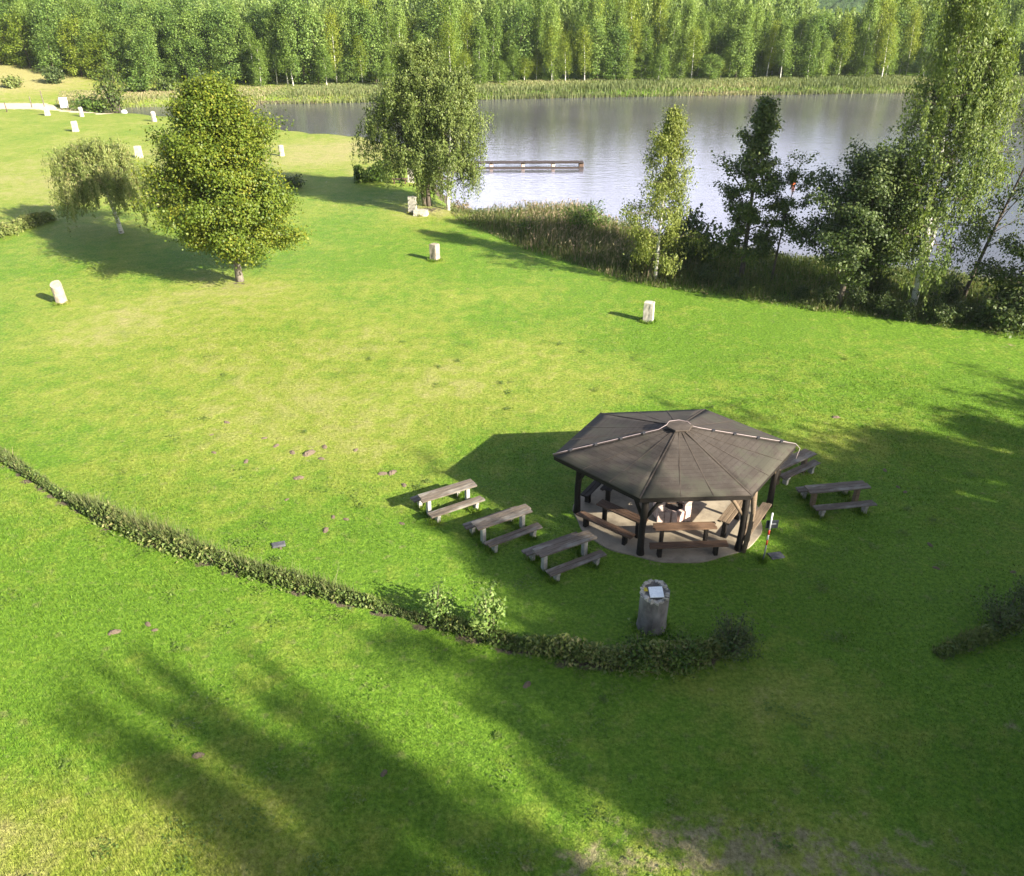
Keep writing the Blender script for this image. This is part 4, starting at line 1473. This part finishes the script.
picnic_seat("picnic_table", tc, 1.93, .48, .75, a, M['grey_wood'], M['pale_wood'], .13, "weathered picnic table half hidden behind the pavilion roof", "table", 233, "picnic tables on the lawn")
picnic_seat("picnic_bench", (9.88, 23.71), 1.85, .31, .37, a, M['grey_wood'], M['concrete'], .12, "plank bench beside the table half hidden behind the roof", "bench", 234, "picnic benches on the lawn", foot=True, part="seat")
picnic_seat("picnic_bench", tc - nrm * .6, 1.85, .31, .37, a, M['grey_wood'], M['concrete'], .12, "plank bench behind the table half hidden behind the roof", "bench", 235, "picnic benches on the lawn", foot=True, part="seat")

# inside the pavilion: one bench and one narrow table on each side but the entrance at the back
INS = [(1, "on the side facing the stone column", M['red_wood'], M['brown_wood'], (5.18, 19.86), (5.22, 19.34), 3, 1.88, 2.35),
       (0, "on the side facing the row of three tables", M['brown_wood'], M['brown_wood'], (3.38, 20.62), (2.87, 20.36), -40, 1.7, 2.0),
       (2, "on the side facing the striped pole", M['pale_wood'], M['pale_wood'], (6.82, 20.72), (7.58, 20.66), 56, 1.6, 2.05),
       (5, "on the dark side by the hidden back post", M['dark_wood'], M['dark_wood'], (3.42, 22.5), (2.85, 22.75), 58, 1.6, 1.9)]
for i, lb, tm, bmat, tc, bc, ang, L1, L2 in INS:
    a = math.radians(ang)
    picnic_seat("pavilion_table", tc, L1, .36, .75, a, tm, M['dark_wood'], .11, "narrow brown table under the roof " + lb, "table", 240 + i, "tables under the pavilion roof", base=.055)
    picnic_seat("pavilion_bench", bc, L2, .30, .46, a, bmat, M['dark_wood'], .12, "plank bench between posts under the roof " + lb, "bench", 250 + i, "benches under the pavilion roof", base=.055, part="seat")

# fireplace in the middle
fp = empty("fireplace", (5.1, 21.45, .055))
tag(fp, "pink stone fireplace with grill in the middle of the pavilion floor", "fireplace")
b = MB(); rngf = random.Random(9)
for k in range(16):
    q = 2 * math.pi * k / 16
    b.box((.50 * math.cos(q), .46 * math.sin(q), .20 + rngf.uniform(-.015, .02)), (.19, .17, .42), q, None, .018, rngf)
b.build("hearth_ring", M['stone_pink'], fp, bevel=.02)
b = MB(); b.prism([(.42 * math.cos(2 * math.pi * k / 20), .38 * math.sin(2 * math.pi * k / 20)) for k in range(20)], 0, .27)
b.build("ash_bed", M['ash'], fp)
for sx, sy in ((-.42, -.36), (.42, -.30)):
    b = MB()
    for k in range(5):
        b.box((sx, sy, .10 + k * .2), (.22 + rngf.uniform(-.012, .012), .22, .19), rngf.uniform(-.06, .06), None, .012, rngf)
    b.build("stone_pier", M['stone_pink'], fp, bevel=.015)
b = MB()
for k in range(9):
    b.bar((-.32 + k * .08, -.28, .62), (-.32 + k * .08, .28, .62), .012, .012)
for y_ in (-.28, .28):
    b.bar((-.42, y_, .605), (.42, y_, .605), .02, .02)
b.build("grill_grate", M['steel'], fp)
b = MB()
ring = [(.40 * math.cos(2 * math.pi * k / 24), .36 * math.sin(2 * math.pi * k / 24), .74) for k in range(25)]
b.tube(ring, [.022] * 25, 6, False)
for k in (0, 8, 16):
    q = 2 * math.pi * k / 24
    b.tube([(.40 * math.cos(q), .36 * math.sin(q), .74), (0, 0, 2.9)], [.008, .008], 5)
b.build("hanging_hoop", M['zinc'], fp, smooth=True)

# ------------------------------------------------------------------ marker pole and ground plate
p = at(763, 561)
mp = empty("marker_pole", p)
tag(mp, "thin grey pole with red and white bands and a dark sign plate by the pavilion", "pole")
b = MB(); b.tube([(0, 0, -.1), (0.01, 0, .85)], [.024, .024], 8); b.build("pole", M['grey_paint'], mp, smooth=True)
for z0, z1, mm in ((.60, .78, 'red'), (.78, .96, 'white'), (.96, 1.14, 'red'), (1.14, 1.72, 'white')):
    b = MB(); b.tube([(.01, 0, z0), (.012, 0, z1)], [.0275, .0275], 10); b.build("band", M[mm], mp, smooth=True)
b = MB(); b.box((.08, .05, 1.30), (.36, .015, .28), .05); b.build("sign_plate", M['sign_back'], mp, bevel=.005)
b = MB(); b.box((.09, .03, 1.32), (.20, .02, .03), .05); b.build("plate_clamp", M['grey_paint'], mp)
b = MB(); b.box((0, 0, .02), (.42, .30, .05), .2, None, .01, rngf)
g = b.build("ground_plate", M['rock'], None, at(776, 556), bevel=.01)
tag(g, "flat grey slab lying in the grass at the foot of the striped pole", "slab")

# ------------------------------------------------------------------ stone markers
def rough_stone(name, px, py, size, rz, mat, label, kind='box', slant=.0, group="standing stones around the lawn", seed=0, lean=0.0):
    rng = random.Random(seed)
    p = at(px, py)
    b = MB()
    w, d, h = size
    n = 12 if kind == 'round' else 4
    v, f = [], []
    lev = [-.1, .06, .3, .55, .8, 1.0]
    pts = 16
    for li, t in enumerate(lev):
        for k in range(pts):
            q = 2 * math.pi * k / pts + math.pi / 4
            if kind == 'round':
                x, y = math.cos(q), math.sin(q)
            else:
                m_ = max(abs(math.cos(q)), abs(math.sin(q)))
                x, y = math.cos(q) / m_, math.sin(q) / m_
            fl = (1.05 if t <= .06 else 1.0) - .05 * t
            v.append((x * w / 2 * fl + rng.uniform(-.012, .012) + lean * t, y * d / 2 * fl + rng.uniform(-.012, .012), h * t + (slant * y if li == len(lev) - 1 else 0) + (rng.uniform(-.02, .02) if li == len(lev) - 1 else 0)))
    for li in range(len(lev) - 1):
        for k in range(pts):
            k2 = (k + 1) % pts
            f.append((li * pts + k, li * pts + k2, (li + 1) * pts + k2, (li + 1) * pts + k))
    f.append(tuple(range((len(lev) - 1) * pts, len(lev) * pts)))
    b.add(v, f)
    o = b.build(name, mat, None, (p[0], p[1], 0), bevel=.015)
    o.rotation_euler.z = rz
    tag(o, label, "standing stone", group)
    return o


col_o = empty("stone_column", (*at(651, 627)[:2], 0))
tag(col_o, "thick grey weathered stone column with a pale plaque on its slanted top", "stone column", "standing stones around the lawn")
b = MB(); rng = random.Random(44)
lev, pts = [-.1, .05, .25, .5, .8, 1.05, 1.2], 22
v, f = [], []
for li, t in enumerate(lev):
    for k in range(pts):
        q = 2 * math.pi * k / pts
        R0 = .375 * (1.06 if t < .2 else 1.0) + rng.uniform(-.012, .012) + .010 * math.sin(5 * q + t * 2)
        z = t if t < 1.2 else 1.22 + .11 * math.sin(q) + rng.uniform(-.03, .05)
        v.append((R0 * math.cos(q), R0 * .92 * math.sin(q), z))
for li in range(len(lev) - 1):
    for k in range(pts):
        k2 = (k + 1) % pts
        f.append((li * pts + k, li * pts + k2, (li + 1) * pts + k2, (li + 1) * pts + k))
t0 = len(v)
for k in range(pts):
    q = 2 * math.pi * k / pts
    v.append((.26 * math.cos(q), .24 * math.sin(q), 1.19 + .075 * math.sin(q)))
for k in range(pts):
    k2 = (k + 1) % pts
    f.append(((len(lev) - 1) * pts + k, (len(lev) - 1) * pts + k2, t0 + k2, t0 + k))
f.append(tuple(range(t0, t0 + pts)))
b.add(v, f)
b.build("shaft", M['stone_weathered'], col_o)
b = MB()
for k in range(24):
    q = 2 * math.pi * k / 24
    if rng.random() < .85:
        b.box((.325 * math.cos(q), .30 * math.sin(q), 1.225 + .10 * math.sin(q) + rng.uniform(-.03, .01)), (rng.uniform(.06, .12), rng.uniform(.07, .12), .06), q + rng.uniform(-.3, .3), None, .03, rng)
b.build("top_rim", M['stone_light'], col_o, bevel=.02)
b = MB()
Mx = Matrix.Rotation(math.radians(17), 3, 'X') @ Matrix.Rotation(.06, 3, 'Z')
b.box((.02, -.06, 1.245), (.36, .32, .03), 0, Mx)
b.build("plaque", M['plaque'], col_o, bevel=.004)
b = MB(); b.box((-.25, .04, 1.245), (.11, .12, .04), .3, None, .02, rng); b.build("lichen_patch", M['yellow'], col_o, bevel=.015)

S = M['stone_light']; ST = M['stone_tan']
rough_stone("standing_stone", 648, 321, (.50, .40, 1.0), -.35, S, "pale square stone marker on the lawn above the pavilion roof", seed=1)
rough_stone("standing_stone", 62, 303, (.58, .58, 1.05), .2, ST, "rounded leaning pale stone marker on the lawn below the weeping tree", 'round', .14, seed=2, lean=-.06)
rough_stone("standing_stone", 435, 260, (.48, .46, 1.0), -.5, ST, "square two toned stone marker on the lawn nearest the brown reeds", seed=3)
rough_stone("standing_stone", 413, 213, (.62, .34, 1.2), -.2, S, "flat whitish stone marker beside the low block under the twin stemmed birch", seed=4)
rough_stone("standing_stone", 411, 182, (.5, .4, 1.1), 0, S, "stone marker glimpsed under the hanging birch branches", seed=5)
rough_stone("standing_stone", 282, 156, (.5, .4, 1.0), .3, S, "stone marker just beside the top of the maple", 'round', seed=6)
rough_stone("standing_stone", 139.5, 157.5, (.62, .40, 1.05), 0, S, "stone marker on the lawn behind the weeping tree crown", seed=7)
rough_stone("standing_stone", 76, 131.5, (.58, .42, 1.1), .1, S, "stone marker out on the open lawn before the sandy beach", seed=8)
rough_stone("standing_stone", 48, 115.5, (.55, .45, 1.0), .1, S, "stone marker at the lawn edge in front of the sand", seed=9)
rough_stone("standing_stone", 82, 116.5, (.55, .4, 1.0), .2, S, "slanted stone marker where the sand ends at the water", 'round', .12, seed=10)
rough_stone("standing_stone", 154.5, 121.5, (.58, .5, 1.05), .2, S, "stone marker by the water close to the maple", 'round', .1, seed=11)
o = rough_stone("stone_block", 421, 215, (1.0, .7, .38), -.15, S, "low flat pale stone block at the foot of the birches", seed=12)
o["category"] = "stone block"
b = MB(); rngb = random.Random(2)
b.tube([(0, 0, -.15), (0, 0, .25), (0, 0, .5), (0, 0, .58)], [.28, .42, .34, .12], 10)
bo = b.build("white_buoy", M['white'], None, (*at(124.5, 114, -.75)[:2], -.8), smooth=True)
tag(bo, "white float lying in the narrow inlet by the sand spit", "float")
b = MB(); b.box((0, 0, 1.0), (1.0, .10, 1.3), 0); bo = empty("notice_board", (*at(64, 104)[:2], gz(*at(64, 104)[:2])), .35)
tag(bo, "tilted white board on two legs behind the sandy beach", "board")
b.build("panel", M['white'], bo)
for s_ in (-.4, .4):
    l_ = MB(); l_.box((s_, .0, .15), (.1, .08, .5)); l_.build("leg", M['grey_wood'], bo)
for px, y0, y1, lb in [(7, 112, 105, "thin dark post standing in the sand"), (32, 107.5, 99, "pale thin post on the slope behind the sand"), (46, 113, 97, "tallest pale post at the back of the sand")]:
    p = at(px, y0)
    hgt = (y0 - y1) * .165
    b = MB(); b.tube([(0, 0, -.1), (.02, 0, hgt * .5), (.0, 0, hgt)], [.07, .065, .06], 7)
    o = b.build("wooden_post", M['bark'] if px == 7 else M['grey_wood'], None, (p[0], p[1], gz(p[0], p[1])), smooth=True)
    tag(o, lb, "post", "posts at the beach")

# low bench beside the clipped hedge
p = at(400, 184)
picnic_seat("lawn_bench", p[:2], 1.3, .4, .45, .05, M['brown_wood'], M['brown_wood'], .1, "low wooden bench between the clipped hedge and the birches", "bench", 260, part="seat")

# ------------------------------------------------------------------ jetty and buoy
ja, jb = at(446, 167.5, -.8), at(583, 167, -.8)
jt = empty("jetty", ja, math.atan2(jb[1] - ja[1], jb[0] - ja[0]))
tag(jt, "long low wooden jetty on floats reaching into the lake", "jetty")
LJ = float(np.hypot(*(jb - ja)[:2]))
b = MB(); rj = random.Random(6)
n = int(LJ / .16)
for k in range(n):
    b.box(((k + .5) * LJ / n, 0, .50 + rj.uniform(-.006, .006)), (LJ / n - .012, .85, .05), 0, None, .006, rj)
b.build("deck", M['dark_deck'], jt)
for y_ in (-.42, .42):
    b = MB(); b.box((LJ / 2, y_, .445), (LJ, .07, .06)); b.build("side_beam", M['dark_wood'], jt)
b = MB(); b.box((LJ / 2, -.42, .05), (LJ, .12, .12)); b.build("water_beam", M['dark_deck'], jt)
for t in (.06, .33, .56, .78, .985):
    b = MB(); b.box((LJ * t, 0, .20), (.34 if t < .9 else .45, .72, .42), 0, None, .01, rj)
    b.build("float", M['stone_pink'] if t < .9 else M['steel'], jt, bevel=.05)
p = at(793, 186, -.8)
bu = empty("buoy", p)
tag(bu, "tiny red and white buoy floating alone on the lake", "buoy")
b = MB(); b.tube([(0, 0, -.2), (0, 0, .05), (0, 0, .25), (0, 0, .34)], [.12, .2, .17, .08], 10); b.build("float", M['orange'], bu, smooth=True)
b = MB(); b.tube([(0, 0, .34), (0, 0, .5), (0, 0, .62)], [.08, .09, .03], 8); b.build("cap", M['white'], bu, smooth=True)

# ------------------------------------------------------------------ molehills, stones, fallen branch


def mole(seed):
    r = np.random.default_rng(seed)
    n, m = 14, 5
    v = [(0, 0, 1.0 + r.normal(0, .1))]
    for j in range(1, m):
        for k in range(n):
            q = 2 * math.pi * k / n
            R0 = j / (m - 1) * (1 + .22 * math.sin(2 * q + seed) + r.normal(0, .10))
            v.append((R0 * math.cos(q), R0 * math.sin(q), (math.cos(j / (m - 1) * 1.6) + r.normal(0, .16)) if j < m - 1 else -.3))
    f = [(0, 1 + k, 1 + (k + 1) % n) for k in range(n)]
    for j in range(m - 2):
        for k in range(n):
            a, b2 = 1 + j * n + k, 1 + j * n + (k + 1) % n
            f.append((a, a + n, b2 + n, b2))
    b = MB()
    b.add(v, f)
    return b.mesh("molehill", M['mole'])


MM = [mole(s) for s in (1, 2, 3)]
ml = [(300, 85, 1), (355, 120, 1.2), (430, 152, 1.3), (508, 155, 2.2), (580, 125, 1.3), (565, 180, 1.1), (215, 193, 1.2), (125, 12, 1.2), (55, 70, .8), (65, 152, 1), (460, 270, 1.5), (725, 140, 1.0),
      (850, 250, 1.4), (895, 245, 1.6), (950, 303, 1.1), (405, 370, .7), (620, 452, .9), (680, 463, .9), (585, 513, 1.3), (940, 482, .9)]
ml = [(200 + a * .2148, 420 + b_ * .2148, s) for a, b_, s in ml]
ml += [(114, 632, 1.3), (148, 624, .9), (198, 755, 1.0), (384, 773, .8), (836, 417, 1.2), (527, 685, 1.2), (898, 487, .7), (905, 492, .8), (930, 545, 1.0), (936, 568, .9), (885, 470, .8), (660, 632, 1.0), (155, 630, .7), (280, 548, .8), (1013, 572, .8)]
for i, (px, py, s) in enumerate(ml):
    p = at(px, py)
    o = link("molehill", MM[i % 3], None, (p[0], p[1], .0))
    o.scale = (.12 * s, .10 * s, .045 * s)
    o.rotation_euler.z = i * 1.3
    tag(o, "small crumbly brown molehill on the mown lawn", "molehill", "molehills scattered over the lawn")
b = MB(); b.box((0, 0, .03), (.40, .24, .05), .3, None, .03, random.Random(3))
o = b.build("flat_stone", M['rock'], None, at(279, 545.5), bevel=.03)
tag(o, "flat blue grey stone lying in the grass just above the low hedge", "stone")

# ------------------------------------------------------------------ the air
hz = bpy.data.materials.new("haze_air")
hz.use_nodes = True
hn = hz.node_tree.nodes
hn.remove(hn["Principled BSDF"])
pv = hn.new("ShaderNodeVolumePrincipled")
pv.inputs["Color"].default_value = (.86, .92, 1, 1)
pv.inputs["Density"].default_value = 0.00012
pv.inputs["Anisotropy"].default_value = 0.2
hz.node_tree.links.new(pv.outputs[0], hn["Material Output"].inputs["Volume"])
b = MB(); b.box((0, 0, 46), (9600, 9600, 110))
o = b.build("haze", hz)
tag(o, kind='stuff')
SC.cycles.volume_step_rate = 4.0
